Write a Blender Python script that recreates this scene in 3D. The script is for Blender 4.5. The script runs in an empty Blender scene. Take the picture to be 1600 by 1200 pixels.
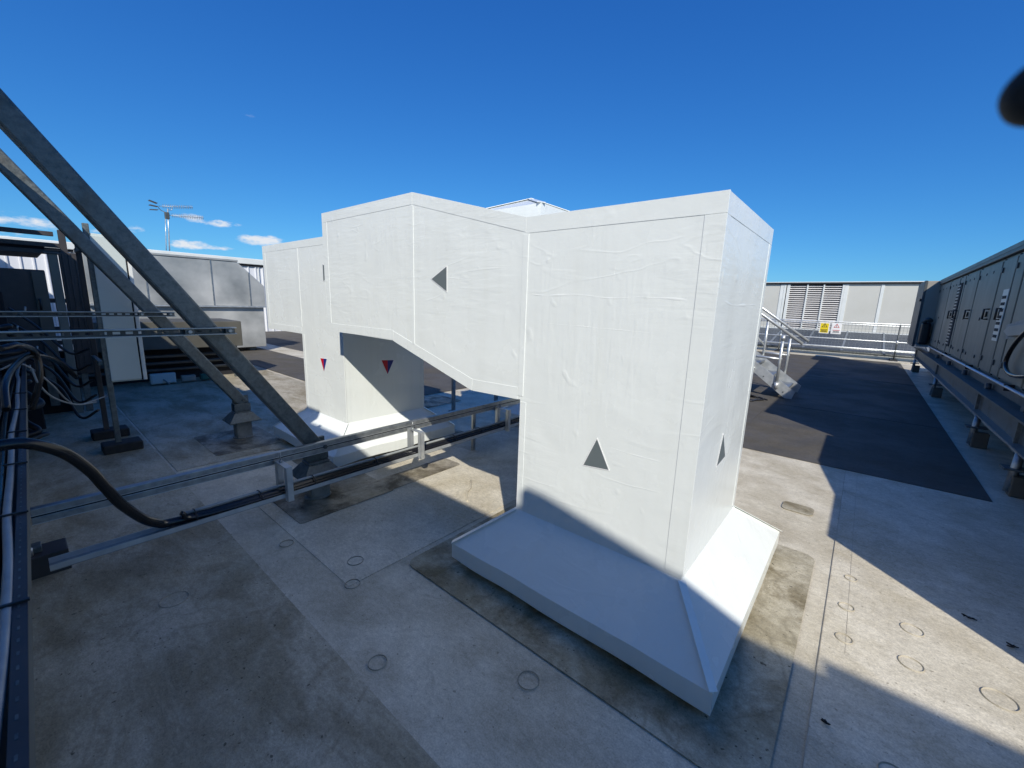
import bpy, bmesh, math, random
from mathutils import Vector, Matrix, noise
random.seed(7)
S = bpy.context.scene
COL = S.collection
V = Vector

# ------------------------------------------------------------------ camera
H = 1.55
cam = bpy.data.cameras.new('camera'); camo = bpy.data.objects.new('camera', cam); COL.objects.link(camo)
cam.sensor_fit = 'HORIZONTAL'; cam.sensor_width = 36.0; cam.lens = 649.47/1600*36
cam.clip_start = 0.05; cam.clip_end = 2000
pit, rol, yaw = .190997, .0328561, .696178
fw = V((-math.sin(yaw)*math.cos(pit), math.cos(yaw)*math.cos(pit), -math.sin(pit)))
rt = V((math.cos(yaw), math.sin(yaw), 0)); up = rt.cross(fw)
r2 = rt*math.cos(rol)+up*math.sin(rol); u2 = -rt*math.sin(rol)+up*math.cos(rol)
camo.matrix_world = Matrix(((r2.x, u2.x, -fw.x, 0), (r2.y, u2.y, -fw.y, 0), (r2.z, u2.z, -fw.z, H), (0, 0, 0, 1)))
S.camera = camo
cam.dof.use_dof = True; cam.dof.focus_distance = 4.0; cam.dof.aperture_fstop = 4.5

# ------------------------------------------------------------------ sun and sky
TAN = .77
EL = math.atan(TAN)
sd = V((.717, -.697, TAN)).normalized()          # towards the sun
sun = bpy.data.lights.new('sun', 'SUN'); suno = bpy.data.objects.new('sun', sun); COL.objects.link(suno)
sun.energy = 4.35; sun.angle = math.radians(.55); sun.color = (1, .945, .84)
suno.rotation_euler = sd.to_track_quat('Z', 'Y').to_euler()
suno.location = (10, -10, 12)
S.view_settings.view_transform = 'Standard'; S.view_settings.look = 'None'
S.view_settings.exposure = 0.22; S.view_settings.gamma = 1; S.view_settings.use_curve_mapping = False

W = bpy.data.worlds.new('World'); S.world = W; W.use_nodes = True
nt = W.node_tree; nt.nodes.clear()
def N(t, kind, **kw):
    n = t.nodes.new(kind)
    for k, v in kw.items(): setattr(n, k, v)
    return n
sky = N(nt, 'ShaderNodeTexSky', sky_type='NISHITA'); sky.sun_disc = False
sky.sun_elevation = EL; sky.sun_rotation = math.atan2(sd.x, sd.y)
sky.air_density = 1.0; sky.dust_density = .15; sky.ozone_density = 3.0; sky.altitude = 100
hs = N(nt, 'ShaderNodeHueSaturation'); hs.inputs['Saturation'].default_value = 1.0; hs.inputs['Value'].default_value = 1.0
nt.links.new(sky.outputs[0], hs.inputs['Color'])
tc = N(nt, 'ShaderNodeTexCoord')
def mth(t, op, a, b=None, c=None, clamp=False):
    n = N(t, 'ShaderNodeMath', operation=op); n.use_clamp = clamp
    for i, v in enumerate((a, b, c)):
        if v is None: continue
        if isinstance(v, (int, float)): n.inputs[i].default_value = v
        else: t.links.new(v, n.inputs[i])
    return n.outputs[0]
# grade the clear sky to the deep blue of the photograph (one smooth power curve per channel)
sp_ = N(nt, 'ShaderNodeSeparateColor'); nt.links.new(hs.outputs[0], sp_.inputs[0]); cbn = N(nt, 'ShaderNodeCombineColor')
for k, (g, a) in enumerate(((1.22, .30), (.94, .60), (.64, .865))):
    nt.links.new(mth(nt, 'MULTIPLY', mth(nt, 'POWER', mth(nt, 'MULTIPLY', sp_.outputs[k], .1), g), a*10), cbn.inputs[k])
last = cbn.outputs[0]
# small fair-weather clouds low over the horizon: each one a soft ellipse broken by noise
nz = N(nt, 'ShaderNodeTexNoise'); nz.inputs['Scale'].default_value = 34; nz.inputs['Detail'].default_value = 7; nz.inputs['Roughness'].default_value = .62
mpw = N(nt, 'ShaderNodeMapping'); mpw.inputs['Scale'].default_value = (1, 1, 2.6)
nt.links.new(tc.outputs['Generated'], mpw.inputs[0]); nt.links.new(mpw.outputs[0], nz.inputs[0])
def cray(x, y):
    return (r2*((x-800)/649.47) - u2*((y-600)/649.47) + fw).normalized()
CL = [(412, 376, .052, .013, .95), (300, 340, .045, .009, .45), (335, 348, .050, .008, .75), (296, 382, .042, .011, .85), (338, 387, .032, .006, .7),
      (25, 345, .075, .013, .55), (213, 358, .020, .007, .45), (-90, 350, .10, .02, .6), (395, 181, .02, .004, .12),
      (-300, 330, .16, .03, .7), (140, 362, .04, .008, .4)]
mask = None; shade = None
for (x, y, ra, rb, a) in CL:
    d = cray(x, y); az = math.atan2(d.y, d.x); e = math.asin(d.z)
    t1 = V((-math.sin(az), math.cos(az), 0)); t2 = d.cross(t1) if d.cross(t1).z > 0 else -d.cross(t1)
    def dot(v, s):
        n = N(nt, 'ShaderNodeVectorMath', operation='DOT_PRODUCT'); nt.links.new(tc.outputs['Generated'], n.inputs[0]); n.inputs[1].default_value = v/s
        return n.outputs['Value']
    u = dot(t1, ra); v = mth(nt, 'SUBTRACT', dot(t2, rb), 0)
    vv = mth(nt, 'ADD', v, .35)
    r = mth(nt, 'ADD', mth(nt, 'MULTIPLY', u, u), mth(nt, 'MULTIPLY', v, v))
    m = mth(nt, 'SUBTRACT', 1.0, r, clamp=True)
    fr = dot(d, 1.0); m = mth(nt, 'MULTIPLY', m, mth(nt, 'GREATER_THAN', fr, .5))
    m = mth(nt, 'MULTIPLY', m, a)
    mask = m if mask is None else mth(nt, 'MAXIMUM', mask, m)
cm = mth(nt, 'MULTIPLY_ADD', nz.outputs[0], 4.2, -2.45)
cm = mth(nt, 'ADD', cm, mth(nt, 'MULTIPLY', mask, 1.6))
cm = mth(nt, 'MULTIPLY', mth(nt, 'MULTIPLY', cm, mth(nt, 'MULTIPLY', mask, 2.2, clamp=True)), .95, clamp=True)
mx = N(nt, 'ShaderNodeMix', data_type='RGBA'); nt.links.new(cm, mx.inputs['Factor']); nt.links.new(last, mx.inputs['A'])
mx.inputs['B'].default_value = (6.6, 7.0, 7.6, 1)
bg = N(nt, 'ShaderNodeBackground'); bg.inputs['Strength'].default_value = .1
nt.links.new(mx.outputs['Result'], bg.inputs[0])
wo = N(nt, 'ShaderNodeOutputWorld'); nt.links.new(bg.outputs[0], wo.inputs[0])

# ------------------------------------------------------------------ materials
def mat(name, c1, c2=None, rough=.6, metal=0., scale=4., detail=6., lo=.35, hi=.65, bump=0., bscale=40., stretch=(1, 1, 1), rvar=0., spec=.5, c3=None, s3=1.5, lo3=.5, hi3=.72, bdist=.004, emis=None, lrough=.55):
    m = bpy.data.materials.new(name); m.use_nodes = True; t = m.node_tree; b = t.nodes['Principled BSDF']
    b.inputs['Roughness'].default_value = rough; b.inputs['Metallic'].default_value = metal
    b.inputs['Specular IOR Level'].default_value = spec
    tcn = N(t, 'ShaderNodeTexCoord'); mp = N(t, 'ShaderNodeMapping'); mp.inputs['Scale'].default_value = stretch
    t.links.new(tcn.outputs['Object'], mp.inputs[0])
    b.inputs['Base Color'].default_value = (*c1, 1)
    if c2:
        n = N(t, 'ShaderNodeTexNoise'); n.inputs['Scale'].default_value = scale; n.inputs['Detail'].default_value = detail; n.inputs['Roughness'].default_value = lrough
        t.links.new(mp.outputs[0], n.inputs[0])
        r = N(t, 'ShaderNodeMapRange'); r.inputs[1].default_value = lo; r.inputs[2].default_value = hi; t.links.new(n.outputs[0], r.inputs[0])
        x = N(t, 'ShaderNodeMix', data_type='RGBA'); x.inputs['A'].default_value = (*c1, 1); x.inputs['B'].default_value = (*c2, 1)
        t.links.new(r.outputs[0], x.inputs['Factor']); out = x.outputs['Result']
        if c3:
            n3 = N(t, 'ShaderNodeTexNoise'); n3.inputs['Scale'].default_value = s3; n3.inputs['Detail'].default_value = 9; n3.inputs['Roughness'].default_value = .65; n3.inputs['Distortion'].default_value = .4
            t.links.new(mp.outputs[0], n3.inputs[0])
            r3 = N(t, 'ShaderNodeMapRange'); r3.inputs[1].default_value = lo3; r3.inputs[2].default_value = hi3; t.links.new(n3.outputs[0], r3.inputs[0])
            x3 = N(t, 'ShaderNodeMix', data_type='RGBA'); t.links.new(out, x3.inputs['A']); x3.inputs['B'].default_value = (*c3, 1)
            t.links.new(r3.outputs[0], x3.inputs['Factor']); out = x3.outputs['Result']
        t.links.new(out, b.inputs['Base Color'])
        if rvar:
            rr = N(t, 'ShaderNodeMapRange'); rr.inputs[1].default_value = .3; rr.inputs[2].default_value = .7
            rr.inputs[3].default_value = rough-rvar; rr.inputs[4].default_value = rough+rvar
            t.links.new(n.outputs[0], rr.inputs[0]); t.links.new(rr.outputs[0], b.inputs['Roughness'])
    if bump:
        nb = N(t, 'ShaderNodeTexNoise'); nb.inputs['Scale'].default_value = bscale; nb.inputs['Detail'].default_value = 5
        t.links.new(mp.outputs[0], nb.inputs[0])
        bp = N(t, 'ShaderNodeBump'); bp.inputs['Strength'].default_value = bump; bp.inputs['Distance'].default_value = bdist
        t.links.new(nb.outputs[0], bp.inputs['Height']); t.links.new(bp.outputs[0], b.inputs['Normal'])
    return m

def white_mat(name, col, rough):
    """glossy white roofing membrane with weave, soft wrinkles and welded laps"""
    m = bpy.data.materials.new(name); m.use_nodes = True; t = m.node_tree; b = t.nodes['Principled BSDF']
    tcn = N(t, 'ShaderNodeTexCoord'); obc = tcn.outputs['Object']
    n = N(t, 'ShaderNodeTexNoise'); n.inputs['Scale'].default_value = 3; n.inputs['Detail'].default_value = 6; t.links.new(obc, n.inputs[0])
    x = N(t, 'ShaderNodeMix', data_type='RGBA'); x.inputs['A'].default_value = (*[c*.955 for c in col], 1); x.inputs['B'].default_value = (*col, 1)
    t.links.new(n.outputs[0], x.inputs['Factor'])
    mg = N(t, 'ShaderNodeMapping'); mg.inputs['Scale'].default_value = (9, 9, .7); t.links.new(obc, mg.inputs[0])
    ng = N(t, 'ShaderNodeTexNoise'); ng.inputs['Scale'].default_value = 1.6; ng.inputs['Detail'].default_value = 7; t.links.new(mg.outputs[0], ng.inputs[0])
    rg = N(t, 'ShaderNodeMapRange'); rg.inputs[1].default_value = .52; rg.inputs[2].default_value = .80; rg.inputs[3].default_value = 0; rg.inputs[4].default_value = .13; t.links.new(ng.outputs[0], rg.inputs[0])
    xg = N(t, 'ShaderNodeMix', data_type='RGBA'); t.links.new(rg.outputs[0], xg.inputs['Factor']); t.links.new(x.outputs['Result'], xg.inputs['A']); xg.inputs['B'].default_value = (.56, .57, .50, 1)
    t.links.new(xg.outputs['Result'], b.inputs['Base Color'])
    rr = N(t, 'ShaderNodeMapRange'); rr.inputs[1].default_value = .3; rr.inputs[2].default_value = .7; rr.inputs[3].default_value = rough-.05; rr.inputs[4].default_value = rough+.09
    t.links.new(n.outputs[0], rr.inputs[0]); t.links.new(rr.outputs[0], b.inputs['Roughness'])
    def ns(sc, st, de, off=0., dist=.4):
        mp = N(t, 'ShaderNodeMapping'); mp.inputs['Scale'].default_value = st; mp.inputs['Location'].default_value = (off, off*.7, off*.3); t.links.new(obc, mp.inputs[0])
        a = N(t, 'ShaderNodeTexNoise'); a.inputs['Scale'].default_value = sc; a.inputs['Detail'].default_value = de; a.inputs['Distortion'].default_value = dist
        t.links.new(mp.outputs[0], a.inputs[0]); return a.outputs[0]
    def thr(v, lo, hi):
        q_ = N(t, 'ShaderNodeMapRange', interpolation_type='SMOOTHSTEP'); q_.inputs[1].default_value = lo; q_.inputs[2].default_value = hi; t.links.new(v, q_.inputs[0]); return q_.outputs[0]
    h = mth(t, 'MULTIPLY', ns(2.3, (1, 1, 1.4), 3), 1.1)
    vert = mth(t, 'MULTIPLY', mth(t, 'MULTIPLY', ns(15, (2.2, 2.2, .3), 3, 3.), thr(ns(1.6, (1, 1, 1), 2, 8.), .48, .62)), .30)
    hor = mth(t, 'MULTIPLY', mth(t, 'MULTIPLY', ns(13, (.35, .35, 2.4), 4, 5.), thr(ns(1.5, (1, 1, 1), 2, 21.), .44, .62)), .34)
    pim = mth(t, 'MULTIPLY', thr(ns(13, (1, 1, .8), 1, 9., 0), .66, .82), .26)
    cr = mth(t, 'SUBTRACT', .035, mth(t, 'ABSOLUTE', mth(t, 'SUBTRACT', ns(3.2, (.5, .5, 1.5), 2, 13., .8), .5)), clamp=True)
    cr = mth(t, 'MULTIPLY', mth(t, 'MULTIPLY', cr, 2.6), thr(ns(2.1, (1, 1, 1), 1, 31.), .5, .6))
    fine = mth(t, 'MULTIPLY', ns(60, (1, 1, 1), 2, 2.), .05)
    for o in (vert, hor, pim, cr, fine): h = mth(t, 'ADD', h, o)
    bp = N(t, 'ShaderNodeBump'); bp.inputs['Strength'].default_value = .46; bp.inputs['Distance'].default_value = .011
    t.links.new(h, bp.inputs['Height'])
    t.links.new(bp.outputs[0], b.inputs['Normal'])
    return m

M = {}
M['white'] = white_mat('white_membrane', (.785, .822, .80), .23)
M['lap'] = white_mat('white_lap', (.80, .835, .815), .23)
M['grey_vinyl'] = mat('grey_vinyl', (.12, .145, .15), (.14, .165, .17), rough=.4)
M['white_vinyl'] = mat('white_vinyl', (.85, .85, .85), rough=.35)
M['red_vinyl'] = mat('red_vinyl', (.55, .01, .02), rough=.35)
M['blue_vinyl'] = mat('blue_vinyl', (.012, .03, .22), rough=.35)
M['galv'] = mat('galvanised_steel', (.27, .29, .30), (.40, .42, .42), rough=.42, metal=.75, scale=22, detail=3, rvar=.1, bump=.05)
M['galv_dark'] = mat('weathered_galvanised_steel', (.085, .10, .10), (.19, .21, .205), rough=.5, metal=.5, scale=26, detail=9, rvar=.12, bump=.15, c3=(.10, .085, .065), s3=3.5, lo3=.5, hi3=.75, lrough=.75)
M['galv_bright'] = mat('bright_galvanised_tube', (.50, .53, .54), (.62, .64, .64), rough=.38, metal=.6, scale=12, rvar=.08)
M['sheet'] = mat('sheet_metal_painted_sheen', (.27, .28, .27), (.56, .56, .53), rough=.42, metal=.35, scale=.9, detail=7, lo=.38, hi=.68, rvar=.12, bump=.1, bscale=5)  # broad pale blotches put cloudy highlights into the metal colour
M['ahu'] = mat('weathered_unit_casing', (.13, .143, .125), (.20, .21, .185), rough=.5, metal=.25, scale=2.5, detail=7, stretch=(1, 1, .35), c3=(.13, .14, .12), s3=2.2, lo3=.52, hi3=.8, bump=.05)
M['duct_dull'] = mat('dull_stained_duct', (.075, .073, .058), (.12, .115, .095), rough=.65, scale=2, c3=(.07, .065, .05), s3=1.5)
M['ahu_dark'] = mat('dark_unit_trim', (.06, .07, .075), (.10, .11, .11), rough=.5, metal=.3, scale=5)
M['black'] = mat('black_plastic', (.012, .013, .014), (.02, .02, .022), rough=.38, scale=8)
M['rubber'] = mat('black_rubber', (.016, .017, .017), (.028, .028, .028), rough=.8, scale=20, bump=.2)
M['cable_black'] = mat('black_cable_sheath', (.012, .012, .013), rough=.22)
M['cable_grey'] = mat('grey_cable_sheath', (.26, .28, .28), (.33, .35, .35), rough=.4, scale=15)
M['cabinet'] = mat('pale_cabinet_paint', (.50, .56, .53), (.55, .60, .57), rough=.38, scale=2)
M['beige'] = mat('beige_unit_panel', (.30, .28, .235), (.35, .325, .28), rough=.55, scale=3, stretch=(1, 1, .4))
M['clad'] = mat('pale_wall_cladding', (.52, .51, .455), (.56, .55, .50), rough=.55, scale=.8)
M['trim'] = mat('pale_trim', (.66, .68, .65), (.72, .73, .70), rough=.45, scale=3)
M['slat'] = mat('louvre_paint', (.60, .58, .56), (.66, .64, .62), rough=.45, scale=3)
M['void'] = mat('dark_interior_shade', (.012, .013, .016), rough=.8)  # near-black for hollows and joints, and for painted shade under plant
M['roofdark'] = mat('slate_blue_roofing', (.055, .068, .085), (.075, .088, .105), rough=.6, scale=1.5)
M['rib'] = mat('roof_rib', (.20, .23, .26), rough=.5, metal=.2)
M['corr'] = mat('white_corrugated_paint', (.62, .63, .66), (.70, .71, .73), rough=.45, scale=.8)
M['steel_dark'] = mat('dark_painted_steel', (.036, .033, .034), (.055, .050, .050), rough=.5, scale=5)
M['screen'] = mat('screen_bounce_cream', (.72, .68, .59), (.77, .73, .64), rough=.6, scale=2)  # cream picked so the added screen bounces warm light into the shade
M['yellow'] = mat('yellow_sign', (.78, .60, .02), rough=.45)
M['signwhite'] = mat('white_sign', (.82, .82, .80), rough=.45)
M['signblack'] = mat('sign_print_black', (.02, .02, .02), rough=.5)
M['signred'] = mat('sign_print_red', (.5, .02, .02), rough=.5)
M['teal'] = mat('teal_plastic', (.01, .12, .09), rough=.5)
M['leaf'] = mat('dead_leaf', (.02, .016, .012), rough=.8)
M['stub'] = mat('membrane_wrapped_post', (.22, .225, .21), (.30, .30, .28), rough=.6, scale=8, c3=(.12, .12, .10), s3=6)
def ground_mat(name, a, b, stain, amt, rough=.6, big=1.2, speck=.5, bump=.5, streak=(1, 1, 1)):
    """roof membrane: mottled base, broad brownish grime, small blotches, dark specks and grain"""
    m = bpy.data.materials.new(name); m.use_nodes = True; t = m.node_tree; bs_ = t.nodes['Principled BSDF']
    g = N(t, 'ShaderNodeNewGeometry'); pos = g.outputs['Position']
    def ns(sc, de, off, st=(1, 1, 1), ro=.6, dist=0.):
        mp = N(t, 'ShaderNodeMapping'); mp.inputs['Scale'].default_value = st; mp.inputs['Location'].default_value = (off, off*.37, 0); t.links.new(pos, mp.inputs[0])
        q_ = N(t, 'ShaderNodeTexNoise'); q_.inputs['Scale'].default_value = sc; q_.inputs['Detail'].default_value = de; q_.inputs['Roughness'].default_value = ro; q_.inputs['Distortion'].default_value = dist
        t.links.new(mp.outputs[0], q_.inputs[0]); return q_.outputs[0]
    def thr(v, lo, hi):
        q_ = N(t, 'ShaderNodeMapRange', interpolation_type='SMOOTHSTEP'); q_.inputs[1].default_value = lo; q_.inputs[2].default_value = hi; t.links.new(v, q_.inputs[0]); return q_.outputs[0]
    def mix(f, A, B):
        q_ = N(t, 'ShaderNodeMix', data_type='RGBA'); t.links.new(f, q_.inputs['Factor'])
        for k, v in (('A', A), ('B', B)):
            if isinstance(v, tuple): q_.inputs[k].default_value = (*v, 1)
            else: t.links.new(v, q_.inputs[k])
        return q_.outputs['Result']
    col = mix(thr(ns(2.6, 8, 3.1, streak, .68), .33, .67), a, b)
    grime = thr(ns(big, 10, 7.7, streak, .66, .5), .42, .66)
    col = mix(mth(t, 'MULTIPLY', grime, amt), col, stain)
    blot = thr(ns(7.5, 6, 1.3, streak, .7, .8), .56, .74)
    col = mix(mth(t, 'MULTIPLY', blot, amt*.55), col, tuple(c*.75 for c in stain))
    tide = mth(t, 'SUBTRACT', .022, mth(t, 'ABSOLUTE', mth(t, 'SUBTRACT', ns(1.9, 4, 12., (1, 1, 1), .5, .6), .52)), clamp=True)
    col = mix(mth(t, 'MULTIPLY', tide, 16*amt), col, tuple(c*.8 for c in stain))
    grain = mth(t, 'MULTIPLY_ADD', ns(30, 6, 4., (1, 1.6, 1), .8), .5, mth(t, 'MULTIPLY', ns(150, 3, 0., (1, 1, 1), .7), .5))
    col = mix(thr(grain, .2, .8), col, mix(thr(grain, .0, .1), (0., 0., 0.), col)) if 0 else col
    gm = N(t, 'ShaderNodeMix', data_type='RGBA', blend_type='MULTIPLY'); gm.inputs['Factor'].default_value = 1
    gr_ = N(t, 'ShaderNodeMapRange'); gr_.inputs[1].default_value = .36; gr_.inputs[2].default_value = .64; gr_.inputs[3].default_value = .70; gr_.inputs[4].default_value = 1.26
    t.links.new(grain, gr_.inputs[0]); t.links.new(col, gm.inputs['A']); t.links.new(gr_.outputs[0], gm.inputs['B']); col = gm.outputs['Result']
    spk = thr(ns(46, 2, 5., (1, 1, 1), .5), .70, .73)
    col = mix(mth(t, 'MULTIPLY', spk, speck), col, tuple(c*.30 for c in stain))
    t.links.new(col, bs_.inputs['Base Color'])
    rr = N(t, 'ShaderNodeMapRange'); rr.inputs[3].default_value = rough-.12; rr.inputs[4].default_value = rough+.1; t.links.new(grime, rr.inputs[0]); t.links.new(rr.outputs[0], bs_.inputs['Roughness'])
    bs_.inputs['Specular IOR Level'].default_value = .18
    hh = mth(t, 'ADD', mth(t, 'MULTIPLY', ns(48, 5, 2., streak, .6, 1.2), .5), mth(t, 'MULTIPLY', ns(6, 4, 9.), .9))
    bp = N(t, 'ShaderNodeBump'); bp.inputs['Strength'].default_value = bump; bp.inputs['Distance'].default_value = .006
    t.links.new(hh, bp.inputs['Height']); t.links.new(bp.outputs[0], bs_.inputs['Normal'])
    return m
M['roof'] = ground_mat('roof_membrane', (.48, .43, .33), (.65, .60, .485), (.31, .27, .19), .45)
M['roof2'] = ground_mat('roof_membrane_clean', (.50, .455, .36), (.66, .61, .50), (.37, .315, .21), .5, big=1.6)
M['roof_dirty'] = ground_mat('roof_membrane_dirty', (.34, .30, .21), (.50, .45, .345), (.20, .165, .10), .72, big=1.5, speck=.8, bump=.8, streak=(.75, 1.5, 1))
M['stain'] = ground_mat('stained_membrane_patch', (.30, .262, .175), (.52, .475, .365), (.15, .12, .065), .85, rough=.55, big=2.6, speck=.8, bump=.7)
M['stain_dark'] = ground_mat('wet_stained_patch', (.18, .155, .10), (.40, .36, .28), (.065, .05, .03), .9, rough=.5, big=3.2, speck=.8, bump=.7)
M['ring'] = mat('disc_edge_dirt', (.27, .24, .18), (.42, .38, .30), rough=.6, scale=12)
M['walk'] = ground_mat('dark_walkway_membrane', (.076, .070, .060), (.100, .093, .083), (.125, .106, .074), .35, rough=.75, big=.9, speck=.3, bump=.6)

# ------------------------------------------------------------------ helpers
def bmn(): return bmesh.new()
def quad(bm, pts):
    bm.faces.new([bm.verts.new(p) for p in pts])
def box(bm, x0, x1, y0, y1, z0, z1):
    if x0 > x1: x0, x1 = x1, x0
    if y0 > y1: y0, y1 = y1, y0
    if z0 > z1: z0, z1 = z1, z0
    v = [bm.verts.new(p) for p in ((x0,y0,z0),(x1,y0,z0),(x1,y1,z0),(x0,y1,z0),(x0,y0,z1),(x1,y0,z1),(x1,y1,z1),(x0,y1,z1))]
    for f in ((3,2,1,0),(4,5,6,7),(0,1,5,4),(1,2,6,5),(2,3,7,6),(3,0,4,7)): bm.faces.new([v[i] for i in f])
def prism(bm, poly, a, b):
    """poly: list of 3D points (planar), extruded by vector a..b offsets"""
    lo = [bm.verts.new(V(p)+V(a)) for p in poly]; hi = [bm.verts.new(V(p)+V(b)) for p in poly]
    n = len(poly)
    bm.faces.new(lo); bm.faces.new(hi[::-1])
    for i in range(n): bm.faces.new([lo[(i+1) % n], lo[i], hi[i], hi[(i+1) % n]])
def bar(bm, a, b, w, h, upv=(0, 0, 1)):
    """box along a->b, w sideways, h along up"""
    a, b = V(a), V(b); d = (b-a).normalized(); s = d.cross(V(upv))
    if s.length < 1e-4: s = d.cross(V((1, 0, 0)))
    s.normalize(); u = s.cross(d)
    c = [s*(w/2*i)+u*(h/2*j) for i, j in ((-1,-1),(1,-1),(1,1),(-1,1))]
    A = [bm.verts.new(a+k) for k in c]; B = [bm.verts.new(b+k) for k in c]
    bm.faces.new(A); bm.faces.new(B[::-1])
    for i in range(4): bm.faces.new([A[(i+1) % 4], A[i], B[i], B[(i+1) % 4]])
def smooth_path(pts, n=8):
    P = [V(p) for p in pts]; P = [2*P[0]-P[1]]+P+[2*P[-1]-P[-2]]; out = []
    for i in range(1, len(P)-2):
        for k in range(n):
            t = k/n
            out.append(.5*((2*P[i])+(P[i+1]-P[i-1])*t+(2*P[i-1]-5*P[i]+4*P[i+1]-P[i+2])*t*t+(3*P[i]-P[i-1]-3*P[i+1]+P[i+2])*t**3))
    out.append(P[-2]); return out
def tube(bm, pts, r, seg=8, smooth=True, n=8, closed_ends=True):
    P = smooth_path(pts, n) if (smooth and len(pts) > 2) else [V(p) for p in pts]
    rings = []; prev = None
    for i, p in enumerate(P):
        d = (P[min(i+1, len(P)-1)]-P[max(i-1, 0)]).normalized()
        if prev is None:
            s = d.cross(V((0, 0, 1)))
            if s.length < .05: s = d.cross(V((1, 0, 0)))
        else: s = prev-d*prev.dot(d)
        s.normalize(); prev = s; u = d.cross(s)
        rings.append([bm.verts.new(p+(s*math.cos(2*math.pi*k/seg)+u*math.sin(2*math.pi*k/seg))*r) for k in range(seg)])
    for a, b in zip(rings, rings[1:]):
        for k in range(seg):
            f = bm.faces.new([a[k], a[(k+1) % seg], b[(k+1) % seg], b[k]]); f.smooth = True
    if closed_ends: bm.faces.new(rings[0][::-1]); bm.faces.new(rings[-1])
def setp(o, label=None, cat=None, group=None, kind=None):
    if label: o['label'] = label
    if cat: o['category'] = cat
    if group: o['group'] = group
    if kind: o['kind'] = kind
    return o
def thing(name, label, cat, loc=(0, 0, 0), group=None):
    o = bpy.data.objects.new(name, None); COL.objects.link(o); o.location = loc; o.empty_display_size = .2
    return setp(o, label, cat, group)
def off(o):
    t = V((0, 0, 0))
    while o is not None: t += V(o.location); o = o.parent
    return t
def obj(name, bm, m, parent=None, bevel=0., label=None, kind=None, loc=None):
    bmesh.ops.recalc_face_normals(bm, faces=bm.faces)
    base = off(parent) if parent else V((0, 0, 0))
    l = V(loc)-base if loc is not None else V((0, 0, 0))
    bmesh.ops.translate(bm, verts=bm.verts, vec=-(base+l))
    me = bpy.data.meshes.new(name); bm.to_mesh(me); bm.free()
    o = bpy.data.objects.new(name, me); COL.objects.link(o); me.materials.append(M[m] if isinstance(m, str) else m)
    if parent: o.parent = parent
    o.location = l
    if bevel:
        b = o.modifiers.new('bevel', 'BEVEL'); b.width = bevel; b.segments = 2; b.limit_method = 'ANGLE'
    if label: o['label'] = label
    if kind: o['kind'] = kind
    return o
def copy_part(o, loc, parent=None):
    c = o.copy(); COL.objects.link(c); c.parent = parent or o.parent; c.location = V(loc)-off(c.parent) if c.parent else loc
    return c
def wrinkle(bm, step=.03, amp=.005, seed=0., skip=None):
    """cut a membrane-wrapped body finely and let its skin sink in soft, real wrinkles"""
    for ax in range(3):
        lo = min(v.co[ax] for v in bm.verts); hi = max(v.co[ax] for v in bm.verts); k = int((hi-lo)/step)
        for i in range(1, k):
            p = V((0, 0, 0)); p[ax] = lo+(hi-lo)*i/k; n = V((0, 0, 0)); n[ax] = 1
            bmesh.ops.bisect_plane(bm, geom=list(bm.verts)+list(bm.edges)+list(bm.faces), dist=1e-5, plane_co=p, plane_no=n)
    bm.normal_update()
    bmesh.ops.recalc_face_normals(bm, faces=bm.faces); bm.normal_update()
    mv = []
    for v in bm.verts:
        ns = [f.normal for f in v.link_faces]
        corner = any(ns[0].dot(n) < .9 for n in ns)
        if corner: continue
        q = v.co+V((seed, seed*.3, 0))
        a = noise.noise(V((q.x*1.3, q.y*1.3, q.z*3.0)))*.5+.5
        r = 1-abs(noise.noise(V((q.x*2.2+9, q.y*2.2, q.z*6+3))))*5
        mv.append((v, -v.normal*(amp*a+max(0, r)*amp*-.45+amp*.5)))
    for v, d in mv: v.co += d
    for f in bm.faces: f.smooth = True
    for e in bm.edges:
        if len(e.link_faces) == 2 and e.link_faces[0].normal.dot(e.link_faces[1].normal) < .8: e.smooth = False

def struct(name, bm, m, bevel=0.): return obj(name, bm, m, kind='structure', bevel=bevel)
def pz(x, y, z=0.):
    d = r2*((x-800)/649.47)-u2*((y-600)/649.47)+fw; return V((0, 0, H))+d*((z-H)/d.z)
def px(x, y, X):
    d = r2*((x-800)/649.47)-u2*((y-600)/649.47)+fw; return V((0, 0, H))+d*(X/d.x)
def py(x, y, Y):
    d = r2*((x-800)/649.47)-u2*((y-600)/649.47)+fw; return V((0, 0, H))+d*(Y/d.y)

# ================================================================== THE GROUND (roof deck)
bm = bmn(); box(bm, -300, 300, -300, 400, -9.2, -9.0); struct('ground', bm, 'walk')
bm = bmn(); box(bm, -40, 30, -12, 30, -.3, 0); roof = struct('roof_deck', bm, 'roof')
def sheet(name, x0, x1, y0, y1, z, m, parent=None, r=0.):
    bm = bmn()
    if r:
        pts = []
        for cx, cy, a0 in ((x1-r, y0+r, -90), (x1-r, y1-r, 0), (x0+r, y1-r, 90), (x0+r, y0+r, 180)):
            for k in range(5):
                a = math.radians(a0+22.5*k); pts.append((cx+r*math.cos(a), cy+r*math.sin(a), z))
        prism(bm, pts, (0, 0, -.003), (0, 0, 0))
    else: box(bm, x0, x1, y0, y1, z-.003, z)
    if parent: return obj(name, bm, m, parent)
    return struct(name, bm, m)
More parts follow.
